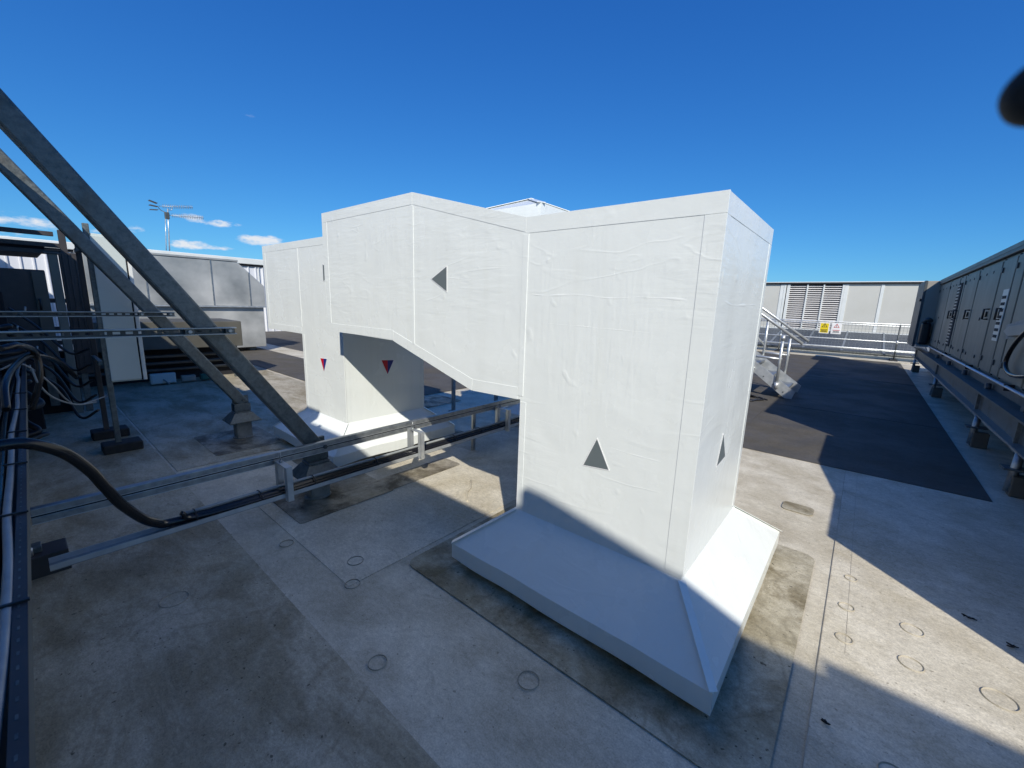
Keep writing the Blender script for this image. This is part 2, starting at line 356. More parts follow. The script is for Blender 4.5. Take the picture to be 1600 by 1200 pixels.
# welded membrane sheets: the near one on the left is dirtier, the others overlap along straight laps
sheet('membrane_sheet', -14, -.1, -8, .74, .004, 'roof_dirty', roof)
sheet('membrane_sheet', -14, .056, .70, 1.02+.0, .0, 'roof', roof) if False else None
sheet('membrane_sheet', -14, -4.45, .76, 3.3, .0042, 'roof_dirty', roof)
sheet('membrane_sheet', .056, 6, -8, 5.24, .004, 'roof2', roof)
sheet('membrane_sheet', -3.6, -1.95, 1.0, 2.95, .0035, 'roof2', roof)
sheet('walkway', -22, 1.055, 5.25, 19.0, .006, 'walk')
sheet('walkway', -22, -5.43, 3.35, 4.62, .010, 'walk')
sheet('walkway', -7.4, -5.43, 4.62, 5.25, .0085, 'walk')
for xx in (-.02, -1.06, -2.1):
    bm = bmn(); bar(bm, (xx, 5.27, .0065), (xx, 18.9, .0065), .005, .003); obj('membrane_lap', bm, 'walk', roof)
for yy in (8.3, 13.1):
    bm = bmn(); bar(bm, (-4, yy, .0066), (1.04, yy, .0066), .006, .004); obj('membrane_lap', bm, 'walk', roof)
# stained repair patches round each penetration
sheet('repair_patch', -1.90, -.03, 1.33, 3.15, .009, 'stain', roof, r=.07)
sheet('repair_patch', -5.42, -4.62, 1.10, 1.72, .007, 'stain_dark', roof, r=.03)
sheet('repair_patch', -3.42, -2.78, 1.10, 1.86, .0085, 'stain_dark', roof, r=.03)
sheet('repair_patch', -3.05, -2.80, 1.84, 2.62, .007, 'stain_dark', roof, r=.03)
sheet('repair_patch', -5.05, -3.30, 1.55, 3.25, .0045, 'stain', roof, r=.05)
sheet('repair_patch', -3.75, -3.45, 2.95, 3.35, .007, 'stain_dark', roof, r=.03)
sheet('repair_patch', -5.35, -4.75, 3.75, 4.45, .007, 'stain_dark', roof, r=.03)
sheet('repair_patch', -.31, -.10, 3.80, 3.97, .008, 'stain', roof, r=.04)
# thin folded laps in the membrane
for a, b in (((.056, 1.0), (.056, 5.24)), ((.148, 2.3), (.148, 5.2))):
    bm = bmn(); bar(bm, (a[0], a[1], .0036), (b[0], b[1], .0036), .0028 if a[0] < .1 else .0016, .0030); obj('membrane_lap', bm, 'ring', roof)
bm = bmn(); tube(bm, [(-2.20, 2.13, .004), (-2.30, 2.22, .012), (-2.36, 2.32, .012), (-2.46, 2.42, .004)], .008, 6); obj('membrane_fold', bm, 'roof2', roof)
for x, y, r in ((-.86, 1.2, .045), (-1.4, .77+.06, .04), (-2.13, 1.14, .045), (-2.61, .94, .04), (.40, 2.72, .045), (.38, 2.43, .045), (.65, 2.44, .055), (.15, 3.03, .03), (.14, 2.70, .035), (.14, 2.41, .035),
                (-1.95, 1.02, .04), (.3, 1.75, .045), (-2.5, .35, .06)):
    bm = bmn(); n = 28; zz = .0095
    for k in range(n):
        a, b = 2*math.pi*k/n, 2*math.pi*(k+1)/n; w = .0007 if x < 0 else .0014
        P = [(x+math.cos(t)*q, y+math.sin(t)*q, zq) for t, q, zq in ((a, r-w, zz), (b, r-w, zz), (b, r+w, zz-.005), (a, r+w, zz-.005))]
        quad(bm, P)
        quad(bm, [(x+math.cos(a)*(r-w), y+math.sin(a)*(r-w), zz), (x+math.cos(b)*(r-w), y+math.sin(b)*(r-w), zz), (x+math.cos(b)*(r-3*w), y+math.sin(b)*(r-3*w), zz-.0055), (x+math.cos(a)*(r-3*w), y+math.sin(a)*(r-3*w), zz-.0055)])
    obj('fixing_disc', bm, 'ring', roof)
# dead leaves and grit
def debris(x, y, s, n, label):
    bm = bmn()
    for k in range(n):
        a = random.uniform(0, 6.3); cx, cy = x+random.gauss(0, s*.6), y+random.gauss(0, s*.35); l = s*random.uniform(.3, .8)
        d = V((math.cos(a), math.sin(a), 0)); e = V((-d.y, d.x, 0)); c = V((cx, cy, .011))
        P = [c-d*l, c-d*l*.3+e*l*.28, c+d*l*.5+e*l*.2, c+d*l, c+d*l*.35-e*l*.3, c-d*l*.4-e*l*.22]
        lo = [p+V((0, 0, .0)) for p in P]; hi = [p+V((0, 0, .003+.004*random.random())) for p in P]
        A = [bm.verts.new(p) for p in lo]; B = [bm.verts.new(p) for p in hi]
        bm.faces.new(A); bm.faces.new(B[::-1])
        for i in range(6): bm.faces.new([A[(i+1) % 6], A[i], B[i], B[(i+1) % 6]])
    setp(obj('leaf_litter', bm, 'leaf'), label, 'debris', kind='stuff')
debris(.63, 3.03, .022, 5, 'dark scrap of leaf litter in the shade at the right, nearer the sunlit band')
debris(.76, 2.90, .02, 4, 'dark scrap of leaf litter near the right edge of the photo, beside the sunlit band')
debris(.10, 1.82, .013, 5, 'black leaf scraps in the foreground shade right of the front skirt')

# ================================================================== THE WRAPPED DUCTS
XL, XR, YF, YB, ZB, ZT = -1.376, -.448, 1.72, 2.65, .40, 1.975
def skirt(parent, xl, xr, yf, yb, zb, el, er, ef, eb, zt=.15, zl=.055, seed=0):
    """flared membrane flashing: sloping top, vertical lip hanging clear of the roof"""
    bm = bmn()
    inn = [(xl, yf), (xr, yf), (xr, yb), (xl, yb)]
    out = [(xl-el, yf-ef), (xr+er, yf-ef), (xr+er, yb+eb), (xl-el, yb+eb)]
    A = [bm.verts.new((x, y, zb)) for x, y in inn]; B = [bm.verts.new((x, y, zt)) for x, y in out]; C_ = [bm.verts.new((x, y, zl)) for x, y in out]
    D = [bm.verts.new((x, y, zl)) for x, y in [(x+(.02 if x < xl else -.02), y+(.02 if y < yf else -.02)) for x, y in out]]
    for i in range(4):
        j = (i+1) % 4
        bm.faces.new([A[i], A[j], B[j], B[i]][::-1]); bm.faces.new([B[i], B[j], C_[j], C_[i]][::-1]); bm.faces.new([C_[i], C_[j], D[j], D[i]][::-1])
    bm.faces.new(A); bm.faces.new(D[::-1])
    for ax in range(2):
        lo = min(v.co[ax] for v in bm.verts); hi = max(v.co[ax] for v in bm.verts); k = int((hi-lo)/.03)
        for i in range(1, k):
            p = V((0, 0, 0)); p[ax] = lo+(hi-lo)*i/k; n = V((0, 0, 0)); n[ax] = 1
            bmesh.ops.bisect_plane(bm, geom=list(bm.verts)+list(bm.edges)+list(bm.faces), dist=1e-5, plane_co=p, plane_no=n)
    for v in bm.verts:
        q = v.co; t = noise.noise(V((q.x*3+seed, q.y*3, 2)))
        if q.z < zt-.02: v.co.z += .012*t
        elif q.z < zb-.01:
            v.co.z += .007*t-.004
            if abs(q.z-zt) < .003: v.co.z += .006*noise.noise(V((q.x*7+seed, q.y*7, 5)))
    for f in bm.faces: f.smooth = True
    bm.normal_update(); bmesh.ops.recalc_face_normals(bm, faces=bm.faces); bm.normal_update()
    for e in bm.edges:
        if len(e.link_faces) == 2 and e.link_faces[0].normal.dot(e.link_faces[1].normal) < .93: e.smooth = False
    obj('flared_skirt', bm, 'white', parent)
    # welded hip seams down the corners
    for (a, b) in zip(inn, out):
        bm = bmn(); a3 = V((a[0], a[1], zb+.002)); b3 = V((b[0], b[1], zt+.002))
        bar(bm, a3, b3, .035, .0035, (0, 0, 1)); obj('hip_seam', bm, 'lap', parent, bevel=.002)
    bm = bmn(); box(bm, xl-el*.55, xr+er*.55, yf-ef*.5, yb+eb*.55, 0, zl+.02); obj('kerb', bm, 'stub', parent)

T = .0009
def lapx(parent, x0, x1, z0, z1, y, t=T, name='overlap_strip'):      # strip on a face looking towards -Y
    bm = bmn(); box(bm, x0, x1, y-t, y+.009, z0, z1); obj(name, bm, 'white', parent, bevel=.0008)
def lapy(parent, y0, y1, z0, z1, x, t=T, name='overlap_strip'):      # strip on a face looking towards +X
    bm = bmn(); box(bm, x-.009, x+t, y0, y1, z0, z1); obj(name, bm, 'white', parent, bevel=.0008)
def lappoly(parent, pts, y, t=T, name='overlap_strip'):
    bm = bmn(); prism(bm, [(p[0], y, p[1]) for p in pts], (0, -t, 0), (0, .009, 0)); obj(name, bm, 'white', parent, bevel=.0008)
def tri_sticker(parent, pts, nrm, m, label, border=.004):
    """flat vinyl arrow: white backing, coloured face"""
    nrm = V(nrm); P = [V(p) for p in pts]; c = sum(P, V((0, 0, 0)))/3
    s = 1+border/((P[0]-c).length*.5)
    bm = bmn(); prism(bm, [c+(p-c)*s for p in P], nrm*.0004, nrm*.0016); a = obj('arrow_sticker', bm, 'white_vinyl', parent, label=label)
    if m != 'split':
        bm = bmn(); prism(bm, P, nrm*.0012, nrm*.0022); obj('arrow_print', bm, m, a)
    else:
        top = (P[0]+P[1])/2
        for q, mm in (([P[0], top, P[2]], 'red_vinyl'), ([top, P[1], P[2]], 'blue_vinyl')):
            bm = bmn(); prism(bm, q, nrm*.0012, nrm*.0022); obj('arrow_print', bm, mm, a, label='red half' if mm[0] == 'r' else 'blue half')

d1 = thing('wrapped_duct', 'large white wrapped duct in front, rising from a flared skirt and running left', 'duct', (-.91, 2.18, 0))
bm = bmn(); box(bm, XL, XR, YF, YB, ZB-.01, ZT); wrinkle(bm, .028, .0008, 1.); obj('riser', bm, 'white', d1)
bm = bmn(); prism(bm, [(XL-.0005, 0, 1.04), (XL-.0005, 0, ZT), (-2.31, 0, 2.217), (-2.32, 0, 1.203), (-1.752, 0, 1.033)], (0, YF, 0), (0, YB, 0)); wrinkle(bm, .03, .0008, 4.); obj('transition_section', bm, 'white', d1)
bm = bmn(); prism(bm, [(-2.311, 0, 2.217), (-3.515, 0, 2.217), (-3.515, 0, 1.277), (-2.535, 0, 1.266), (-2.321, 0, 1.203)], (0, YF, 0), (0, YB, 0)); wrinkle(bm, .03, .0008, 7.); obj('horizontal_section', bm, 'white', d1)
skirt(d1, XL, XR, YF, YB, ZB, .31, .214, .21, .41, .15, .05, 3)
# overlap strips, front face
lapx(d1, XL, XR+.004, ZT-.075, ZT+.003, YF)
lapx(d1, XR-.075, XR+.004, ZB+.02, ZT-.076, YF)
lapx(d1, XL-.018, XL+.018, 1.06, ZT-.078, YF, .0022, 'vertical_seam')
lapx(d1, XL+.001, XL+.04, ZB+.02, 1.03, YF)
lapx(d1, -2.328, -2.303, 1.26, 2.14, YF, .0022, 'vertical_seam')
lappoly(d1, [(XL-.001, ZT-.07), (XL-.001, ZT+.003), (-2.31, 2.22), (-2.31, 2.147)], YF)
lapx(d1, -3.518, -2.312, 2.147, 2.22, YF)
lapx(d1, -3.518, -3.44, 1.34, 2.146, YF)
lapx(d1, -3.518, -2.55, 1.272, 1.339, YF)
lappoly(d1, [(-2.549, 1.262), (-2.549, 1.33), (-2.52, 1.325), (-1.745, 1.10), (-1.752, 1.03)], YF)
lappoly(d1, [(-1.744, 1.03), (-1.744, 1.10), (XL-.02, 1.105), (XL-.02, 1.038)], YF)
# side face strips
lapy(d1, YF+.001, YB, ZT-.075, ZT+.003, XR)
lapy(d1, YF+.001, YF+.07, ZB+.02, ZT-.076, XR)
lapy(d1, YB-.05, YB+.002, ZB+.02, ZT-.076, XR)
# lapped horizontal joints in the membrane
def XR_face(p): return XR if p == d1 else rxr
def YF_face(p): return YF if p == d1 else ryf
def ridge(parent, pts, r):
    # a soft welded fold: shallow, broad and slightly wandering, its ends dying into the skin
    bm = bmn(); P = smooth_path(pts, 14); n = len(P); yface = abs(pts[0][0]-pts[-1][0]) < .02 and abs(pts[0][1]-pts[-1][1]) > .05
    fx = V((1, 0, 0)) if yface else V((0, -1, 0)); base = max(p.x for p in P)+.001 if yface else min(p.y for p in P)-.001
    prev = None
    for i, p in enumerate(P):
        d = (P[min(i+1, n-1)]-P[max(i-1, 0)]).normalized(); s = d.cross(fx).normalized(); f = min(1, i/5, (n-1-i)/5)
        p = p.copy()
        if yface: p.x = XR_face(parent)-.002
        else: p.y = YF_face(parent)+.002
        p += V((0, 0, 1))*.003*noise.noise(V((p.x*9, p.y*9, p.z*3)))
        w = r*1.5*(.4+1.0*abs(noise.noise(p*6))); h = (r*.20*f)*(.2+1.6*abs(noise.noise(p*8+V((3, 1, 2)))))+.0010*f
        row = [bm.verts.new(p-s*w), bm.verts.new(p-s*w*.35+fx*h), bm.verts.new(p+s*w*.2+fx*h*.9), bm.verts.new(p+s*w)]
        if prev:
            for k in range(3): q_ = bm.faces.new([prev[k], prev[k+1], row[k+1], row[k]]); q_.smooth = True
        prev = row
    obj('membrane_crease', bm, 'lap', parent)
ridge(d1, [(XL+.02, YF+.004, 1.600), (-1.22, YF+.002, 1.594), (-1.05, YF+.004, 1.600), (-.9, YF+.003, 1.588), (-.72, YF+.004, 1.592), (XR-.08, YF+.004, 1.585)], .0075)
ridge(d1, [(XR-.004, YF+.08, 1.588), (XR-.002, YF+.3, 1.572), (XR-.004, YF+.55, 1.578), (XR-.006, YF+.80, 1.585)], .008)
ridge(d1, [(XL+.05, YF+.006, 1.46), (-.9, YF+.006, 1.452), (XR-.08, YF+.006, 1.444)], .0045)
ridge(d1, [(XL+.02, YF+.006, .952), (-1.1, YF+.006, .94), (-.8, YF+.005, .905), (XR-.08, YF+.006, .90)], .0055)
ridge(d1, [(XR-.005, YF+.08, .93), (XR-.004, YF+.5, .95), (XR-.005, YF+.85, 1.04)], .006)
ridge(d1, [(-3.43, YF+.006, 1.70), (-3.0, YF+.006, 1.705), (-2.5, YF+.005, 1.698), (-2.33, YF+.006, 1.70)], .0045)
ridge(d1, [(-2.30, YF+.006, 1.70), (-2.0, YF+.006, 1.69), (XL-.03, YF+.006, 1.66)], .0045)
ridge(d1, [(-3.43, YF+.006, 1.50), (-3.0, YF+.006, 1.485), (-2.34, YF+.006, 1.475)], .004)
ridge(d1, [(-1.21, YF+.006, 1.82), (-1.205, YF+.003, 1.76), (-1.215, YF+.006, 1.70)], .006)
ridge(d1, [(-.86, YF+.006, 1.84), (-.87, YF+.004, 1.75), (-.88, YF+.006, 1.66)], .0045)
ridge(d1, [(-.99, YF+.006, 1.16), (-.98, YF+.004, 1.11), (-.985, YF+.006, 1.06)], .0045)
tri_sticker(d1, [(-.898, YF, .930), (-.827, YF, .796), (-.961, YF, .783)], (0, -1, 0), 'grey_vinyl', 'grey triangle arrow pointing up, on the front of the riser')
tri_sticker(d1, [py(674.6, 436, YF), py(698, 416.5, YF), py(698, 455, YF)], (0, -1, 0), 'grey_vinyl', 'grey triangle arrow pointing left, on the horizontal duct')
tri_sticker(d1, [(XR, 2.13, .965), (XR, 2.225, .83), (XR, 2.08, .82)], (1, 0, 0), 'grey_vinyl', 'grey triangle arrow pointing up, on the right side of the riser')

# ---- rear duct
rxl, rxr, ryf, ryb = -4.55, -3.70, 1.95, 2.88
d2 = thing('wrapped_duct', 'white wrapped duct behind the front one, with red and blue arrows on its riser', 'duct', (-4.12, 2.4, 0))
bm = bmn(); box(bm, rxl, rxr, ryf, ryb, .35, 2.09); wrinkle(bm, .04, .0008, 11.); obj('riser', bm, 'white', d2)
bm = bmn(); box(bm, -5.46, rxl-.0005, ryf, ryb, 1.168, 2.103); wrinkle(bm, .04, .0008, 14.); obj('horizontal_section', bm, 'white', d2)
bm = bmn(); box(bm, rxr+.001, -3.516, 2.05, 2.60, 1.45, 2.0); obj('connecting_collar', bm, 'white', d2)
skirt(d2, rxl, rxr, ryf, ryb, .36, .26, .23, .26, .26, .15, .05, 9)
lapx(d2, -5.463, rxr, 2.035, 2.106, ryf)
lapx(d2, -5.463, -5.39, 1.235, 2.034, ryf)
lapx(d2, -5.463, rxl-.001, 1.165, 1.234, ryf)
lapx(d2, rxl-.012, rxl+.012, 1.24, 2.03, ryf, .002, 'vertical_seam')
lapx(d2, rxl+.001, rxl+.05, .37, 1.16, ryf)
lapx(d2, rxr-.06, rxr+.004, .37, 1.8, ryf)
lapy(d2, ryf+.001, ryf+.05, .37, 2.0, rxr)
lapy(d2, ryb-.04, ryb+.002, .37, 2.0, rxr)
ridge(d2, [(-5.38, ryf+.004, 1.97), (-5.2, ryf+.003, 1.965), (-5.05, ryf+.006, 1.96)], .006)
ridge(d2, [(rxl+.1, ryf+.006, 1.58), (-3.95, ryf+.006, 1.58)], .005)
ridge(d2, [(rxl+.1, ryf+.006, .80), (-4.2, ryf+.005, .77), (-3.9, ryf+.005, .72)], .005)
a, b, c = (py(500.9, 559.6, ryf), py(510.8, 560.8, ryf), py(506.6, 580.6, ryf))
tri_sticker(d2, [a, b, c], (0, -1, 0), 'split', 'red and blue triangle pointing down, on the front of the riser')
a, b, c = (px(596, 562.9, rxr), px(614.9, 562.6, rxr), px(605.6, 584.5, rxr))
tri_sticker(d2, [a, b, c], (1, 0, 0), 'split', 'red and blue triangle pointing down, on the shaded side of the riser')
tri_sticker(d2, [py(504.3, 413, ryf), py(505.6, 439, ryf), py(525, 425, ryf)], (0, -1, 0), 'grey_vinyl', 'grey triangle pointing right, half hidden by the front duct')

# ---- third duct behind, hipped cap just showing over the top
d3 = thing('wrapped_duct', 'white wrapped duct hidden behind the front one, only its low pyramid cap shows above it', 'duct', (-2.8, 4.75, 0))
bm = bmn(); box(bm, -3.22, -2.32, 4.3, 5.2, .35, 2.2); wrinkle(bm, .06, .0008, 17.); obj('riser', bm, 'white', d3)
skirt(d3, -3.22, -2.32, 4.3, 5.2, .36, .36, .25, .27, .25, .15, .05, 15)
bm = bmn(); box(bm, -3.09, -2.11, 2.81, 4.298, 1.2, 2.2); wrinkle(bm, .06, .0008, 19.); obj('horizontal_section', bm, 'white', d3)
cx, cy, ze, za, hw = -2.60, 3.30, 2.34, 2.525, .50
bm = bmn(); ap = bm.verts.new((cx, cy, za)); q = [bm.verts.new((cx+sx*hw, cy+sy*hw, ze)) for sx, sy in ((-1, -1), (1, -1), (1, 1), (-1, 1))]
q2 = [bm.verts.new((cx+sx*hw, cy+sy*hw, 2.201)) for sx, sy in ((-1, -1), (1, -1), (1, 1), (-1, 1))]
for i in range(4): j = (i+1) % 4; bm.faces.new([q[i], q[j], ap]); bm.faces.new([q2[i], q2[j], q[j], q[i]])
bm.faces.new(q2[::-1]); cap = obj('hipped_cap', bm, 'white', d3)
for sx, sy in ((-1, -1), (1, -1), (1, 1), (-1, 1)):
    bm = bmn(); bar(bm, (cx, cy, za+.003), (cx+sx*hw, cy+sy*hw, ze+.003), .07, .005); obj('hip_seam', bm, 'lap', cap, bevel=.002)

# ================================================================== RAKING BRACES AND LEFT STEELWORK
def strut_open(bm, a, b, w=.041, h=.041, upv=(0, 0, 1), t=.004, slots=None):
    """slotted channel: web with two flanges, open towards +up"""
    a, b = V(a), V(b); d = (b-a).normalized(); s = d.cross(V(upv)).normalized(); u = s.cross(d)
    bar(bm, a-u*(h/2-t/2), b-u*(h/2-t/2), w, t, upv)
    for k in (-1, 1):
        bar(bm, a+s*k*(w/2-t/2)+u*t/2, b+s*k*(w/2-t/2)+u*t/2, t, h-t, upv)
        bar(bm, a+s*k*(w/2-t*1.5-.003)+u*(h/2-t/2), b+s*k*(w/2-t*1.5-.003)+u*(h/2-t/2), .007, t, upv)
def brace(X, y0, z0, w, dp, label, sgn):
    """square steel raker leaning away from the stub post at (X, y0)"""
    k = 1.467; dirv = V((0, -1, k)).normalized(); nrm = V((0, k, 1)).normalized()     # nrm points up and out
    root = thing('raking_brace', label, 'brace', (X, y0, 0))
    ytop = -.03; ztop = z0+(y0-ytop)*k
    a = V((X-w/2, y0+.02, z0-.02*k))-nrm*dp/2; b = V((X-w/2, ytop, ztop))-nrm*dp/2
    bm = bmn(); bar(bm, a, b, w, dp, nrm); obj('beam', bm, 'galv_dark', root, bevel=.012)
    bm = bmn(); box(bm, X-w-.006, X+.004, y0-.12, y0+.035, z0-.14, z0-.055); obj('shoe', bm, 'galv_dark', root, bevel=.004)
    bm = bmn(); box(bm, X-w/2-.012, X-w/2+.012, y0-.12, y0+.03, z0-.12, z0+.03); obj('gusset', bm, 'galv_dark', root)
    bm = bmn(); tube(bm, [(X-w-.02, y0-.03, z0-.015), (X+.014, y0-.03, z0-.015)], .017, 6); obj('bolt', bm, 'ahu_dark', root)
    bm = bmn(); box(bm, X-.085-w/2+.04, X+.045-w/2+.04-.0, y0-.13, y0+.03, .22, z0-.14); obj('stub_post', bm, 'galv_dark', root, bevel=.005)
    bm = bmn(); cxx, cyy = X-.02-w/2+.04, y0-.05
    A = [bm.verts.new((cxx+sx*.07, cyy+sy*.085, .29)) for sx, sy in ((-1, -1), (1, -1), (1, 1), (-1, 1))]
    B = [bm.verts.new((cxx+sx*.13, cyy+sy*.15, .205)) for sx, sy in ((-1, -1), (1, -1), (1, 1), (-1, 1))]
    C2 = [bm.verts.new((cxx+sx*.13, cyy+sy*.15, .195)) for sx, sy in ((-1, -1), (1, -1), (1, 1), (-1, 1))]
    for i in range(4): j = (i+1) % 4; bm.faces.new([A[i], A[j], B[j], B[i]]); bm.faces.new([B[i], B[j], C2[j], C2[i]])
    bm.faces.new(A); bm.faces.new(C2); obj('flashing_hood', bm, 'galv_dark', root)
    bm = bmn(); box(bm, cxx-.06, cxx+.06, cyy-.075, cyy+.075, 0, .2); obj('wrapped_upstand', bm, 'stub', root, bevel=.008)
    bm = bmn(); tube(bm, [(cxx+.075*math.cos(t), cyy+.09*math.sin(t), .012) for t in [i*.785 for i in range(9)]], .012, 6, n=3); obj('sealant_collar', bm, 'stub', root)
    return root
brace(-3.09, 1.43, .45, .10, .105, 'nearer of two raking galvanised steel braces, foot beside the rear duct skirt', 1)
brace(-5.06, 1.53, .44, .10, .105, 'further raking galvanised steel brace, foot on a wrapped stub post in the shade', 1)
# frame the rakers lean against (out of frame, left of the camera)
fr = thing('steel_frame', 'dark steel goalpost frame left of the camera that carries the raking braces', 'frame', (-4, -.1, 0))
bm = bmn(); box(bm, -9.5, -2.2, -.16, -.04, 2.46, 2.58); obj('beam', bm, 'galv_dark', fr, bevel=.006)
for x in (-2.4, -5.6, -9.4):
    bm = bmn(); box(bm, x-.05, x+.05, -.58, -.48, 0, 2.455); obj('column', bm, 'galv_dark', fr, bevel=.005)
    bm = bmn(); box(bm, x-.04, x+.04, -.48, -.16, 2.47, 2.55); obj('bracket_arm', bm, 'galv_dark', fr)
# horizontal slotted channels bolted to the rakers
def hchan(X, y1, z, hh, label):
    root = thing('slotted_channel', label, 'channel', (X, y1, z))
    X = X+.024; y0 = -.42
    for zz in (z-hh/2+.004, z+hh/2-.004):
        bm = bmn(); box(bm, X-.003, X+.038, y0, y1, zz-.003, zz+.003); obj('flange', bm, 'galv', root)
    pitch = .052; n = int((y1-y0)/pitch)
    bm = bmn()                                   # slotted web: bars above and below the slots, bridges between them
    box(bm, X-.003, X, y0, y1, z-hh/2+.007, z-.007); box(bm, X-.003, X, y0, y1, z+.007, z+hh/2-.007)
    for i in range(n+1):
        y = y0+i*pitch; box(bm, X-.003, X, y, min(y1, y+.022), z-.007, z+.007)
    obj('slotted_web', bm, 'ahu_dark', root)
    for yy in (y1-.035, y1-.24):
        bm = bmn(); box(bm, X, X+.03, yy-.022, yy+.022, z-hh/2+.008, z+hh/2-.008); p = obj('clamp_plate', bm, 'galv_dark', root)
        bm = bmn(); tube(bm, [(X+.03, yy, z), (X+.042, yy, z)], .011, 6); obj('bolt', bm, 'galv', p)
hchan(-3.10, .90, 1.325, .045, 'nearer horizontal slotted steel channel bolted to the nearer raking brace')
hchan(-5.07, .99, 1.347, .045, 'further horizontal slotted steel channel bolted to the further raking brace')

# long double channel at knee height
ch = thing('double_channel', 'long pair of stacked galvanised channels running low across the roof past both ducts', 'channel', (-3.0, 1.8, 0))
for z0 in (.395, .440):
    bm = bmn(); box(bm, -3.041, -3.0, -.07, 4.4, z0, z0+.038); 
    obj('channel', bm, 'galv', ch, bevel=.004)
    bm = bmn(); box(bm, -2.9995, -2.997, -.07, 4.4, z0+.002, z0+.005); obj('lip', bm, 'galv_bright', ch)
bm = bmn(); box(bm, -3.038, -3.003, -.07, 4.4, .433, .4402); obj('joint_line', bm, 'void', ch)
for y in (3.0, 4.3):
    bm = bmn(); box(bm, -3.034, -3.006, y-.02, y+.02, .0, .395); obj('leg', bm, 'galv', ch, bevel=.003)
bm = bmn(); tube(bm, [(-2.998, 1.40, .44), (-2.985, 1.40, .44)], .016, 6); obj('bolt', bm, 'ahu_dark', ch)

# cable tray with cables along it
tr = thing('cable_tray', 'low galvanised cable tray carrying black cables just in front of the double channel', 'cable tray', (-2.88, 1.8, 0))
bm = bmn(); box(bm, -2.925, -2.835, -.04, 4.2, .205, .209); obj('tray_floor', bm, 'galv', tr)
for x in (-2.925, -2.838):
    bm = bmn(); box(bm, x, x+.003, -.04, 4.2, .209, .236); obj('tray_side', bm, 'galv_bright', tr)
for y in (.02, 1.03, 2.14, 3.3):
    bm = bmn(); box(bm, -2.92, -2.84, y-.05, y+.05, .0, .19); 
    bm.free()
for yy in (.55, .9, 1.25, 1.75, 2.6, 2.95):
    bm = bmn(); tube(bm, [(-2.945, yy, .212), (-2.945, yy, .262), (-2.90, yy, .285), (-2.85, yy, .262), (-2.845, yy, .212)], .0035, 5, n=3); obj('cable_tie', bm, 'black', tr)
def cable(name, pts, r, m, label, seg=10):
    bm = bmn(); tube(bm, pts, r, seg); o = obj(name, bm, m); return setp(o, label, 'cable')
cable('cable', [(-2.62, -.5, .86), (-2.62, -.25, .90), (-2.62, -.09, .915), tuple(px(50, 694, -2.63)), tuple(px(100, 708, -2.66)), tuple(px(140, 735, -2.70)), tuple(px(165, 762, -2.74)), tuple(px(195, 792, -2.80)), (-2.875, .36, .285), (-2.89, .50, .245), (-2.89, 1.0, .242), (-2.89, 2.5, .242), (-2.89, 4.2, .242)], .024, 'cable_black', 'thick black cable arching over from the left and dropping into the low tray', 12)
cable('cable', [(-2.862, .48, .30), (-2.858, .62, .245), (-2.858, 1.6, .237), (-2.858, 2.7, .238), (-2.856, 4.2, .236)], .013, 'cable_black', 'thinner black cable lying beside the thick one in the low tray')
cable('cable', [(-2.906, .5, .272), (-2.908, 1.5, .272), (-2.905, 2.9, .27), (-2.906, 4.2, .27)], .010, 'cable_grey', 'thin glossy grey cable on top of the black ones in the low tray')
# inverted U hangers over the tray
hg0 = None
for i, (y, lab) in enumerate(((1.04, 'inverted U bracket of galvanised strut, left of the nearer brace foot'), (2.14, 'inverted U bracket over the tray in the sun, in front of the rear skirt'), (3.30, 'inverted U bracket in the shade under the front duct'))):
    hg = thing('channel_bracket', lab, 'bracket', (-2.88, y, .2), 'inverted U brackets along the cable tray')
    if i == 0:
        parts = []
        for x in (-2.965, -2.812):
            bm = bmn(); box(bm, x-.020, x+.020, y-.003, y+.001, .19, .425); box(bm, x-.020, x-.017, y-.003, y+.036, .19, .425); box(bm, x+.017, x+.020, y-.003, y+.036, .19, .425); parts.append(obj('leg', bm, 'galv_bright', hg))
        bm = bmn(); box(bm, -2.985, -2.792, y-.004, y+.038, .4255, .431); parts.append(obj('crosshead', bm, 'galv_bright', hg))
        bm = bmn(); tube(bm, [(-2.93, y+.017, .431), (-2.93, y+.017, .50)], .005, 6); parts.append(obj('threaded_rod', bm, 'galv', hg))
        bm = bmn(); tube(bm, [(-2.93, y+.017, .431), (-2.93, y+.017, .445)], .012, 6); parts.append(obj('nut', bm, 'galv', hg))
    else:
        for p in parts:
            c = p.copy(); COL.objects.link(c); c.parent = hg
# big black rubber feet and posts with the cabinet
cb = thing('cabinet_stand', 'two tall strut posts on black rubber feet holding up the pale cabinet', 'stand', (-5.45, .5, 0))
for x, y, top in ((-5.45, .52, 2.13), (-6.05, .50, 2.0)):
    bm = bmn(); box(bm, x-.021, x+.021, y-.03, y+.012, .08, top)
    obj('post', bm, 'galv_dark' if x > -6 else 'steel_dark', cb, bevel=.004)
    bm = bmn(); box(bm, x-.10, x+.10, y-.13, y+.16, 0, .09); obj('rubber_foot', bm, 'rubber', cb, bevel=.012)
bm = bmn(); box(bm, -6.03, -5.47, .46, .49, 1.9, 1.94); box(bm, -6.03, -5.47, .46, .49, .85, .89); obj('cross_rail', bm, 'galv_dark', cb)
cab = thing('electrical_cabinet', 'tall pale painted cabinet with its top corner in the sun, seen between the two braces', 'cabinet', (-5.7, .65, .68))
p0, p1 = px(158, 600, -5.43), px(224, 589, -5.43)
bm = bmn(); box(bm, -5.72, -5.435, .515, .79, .685, 2.05); obj('body', bm, 'cabinet', cab, bevel=.006)
bm = bmn(); box(bm, -5.434, -5.416, .525, .745, .70, 2.03); dr = obj('door', bm, 'cabinet', cab, bevel=.004)
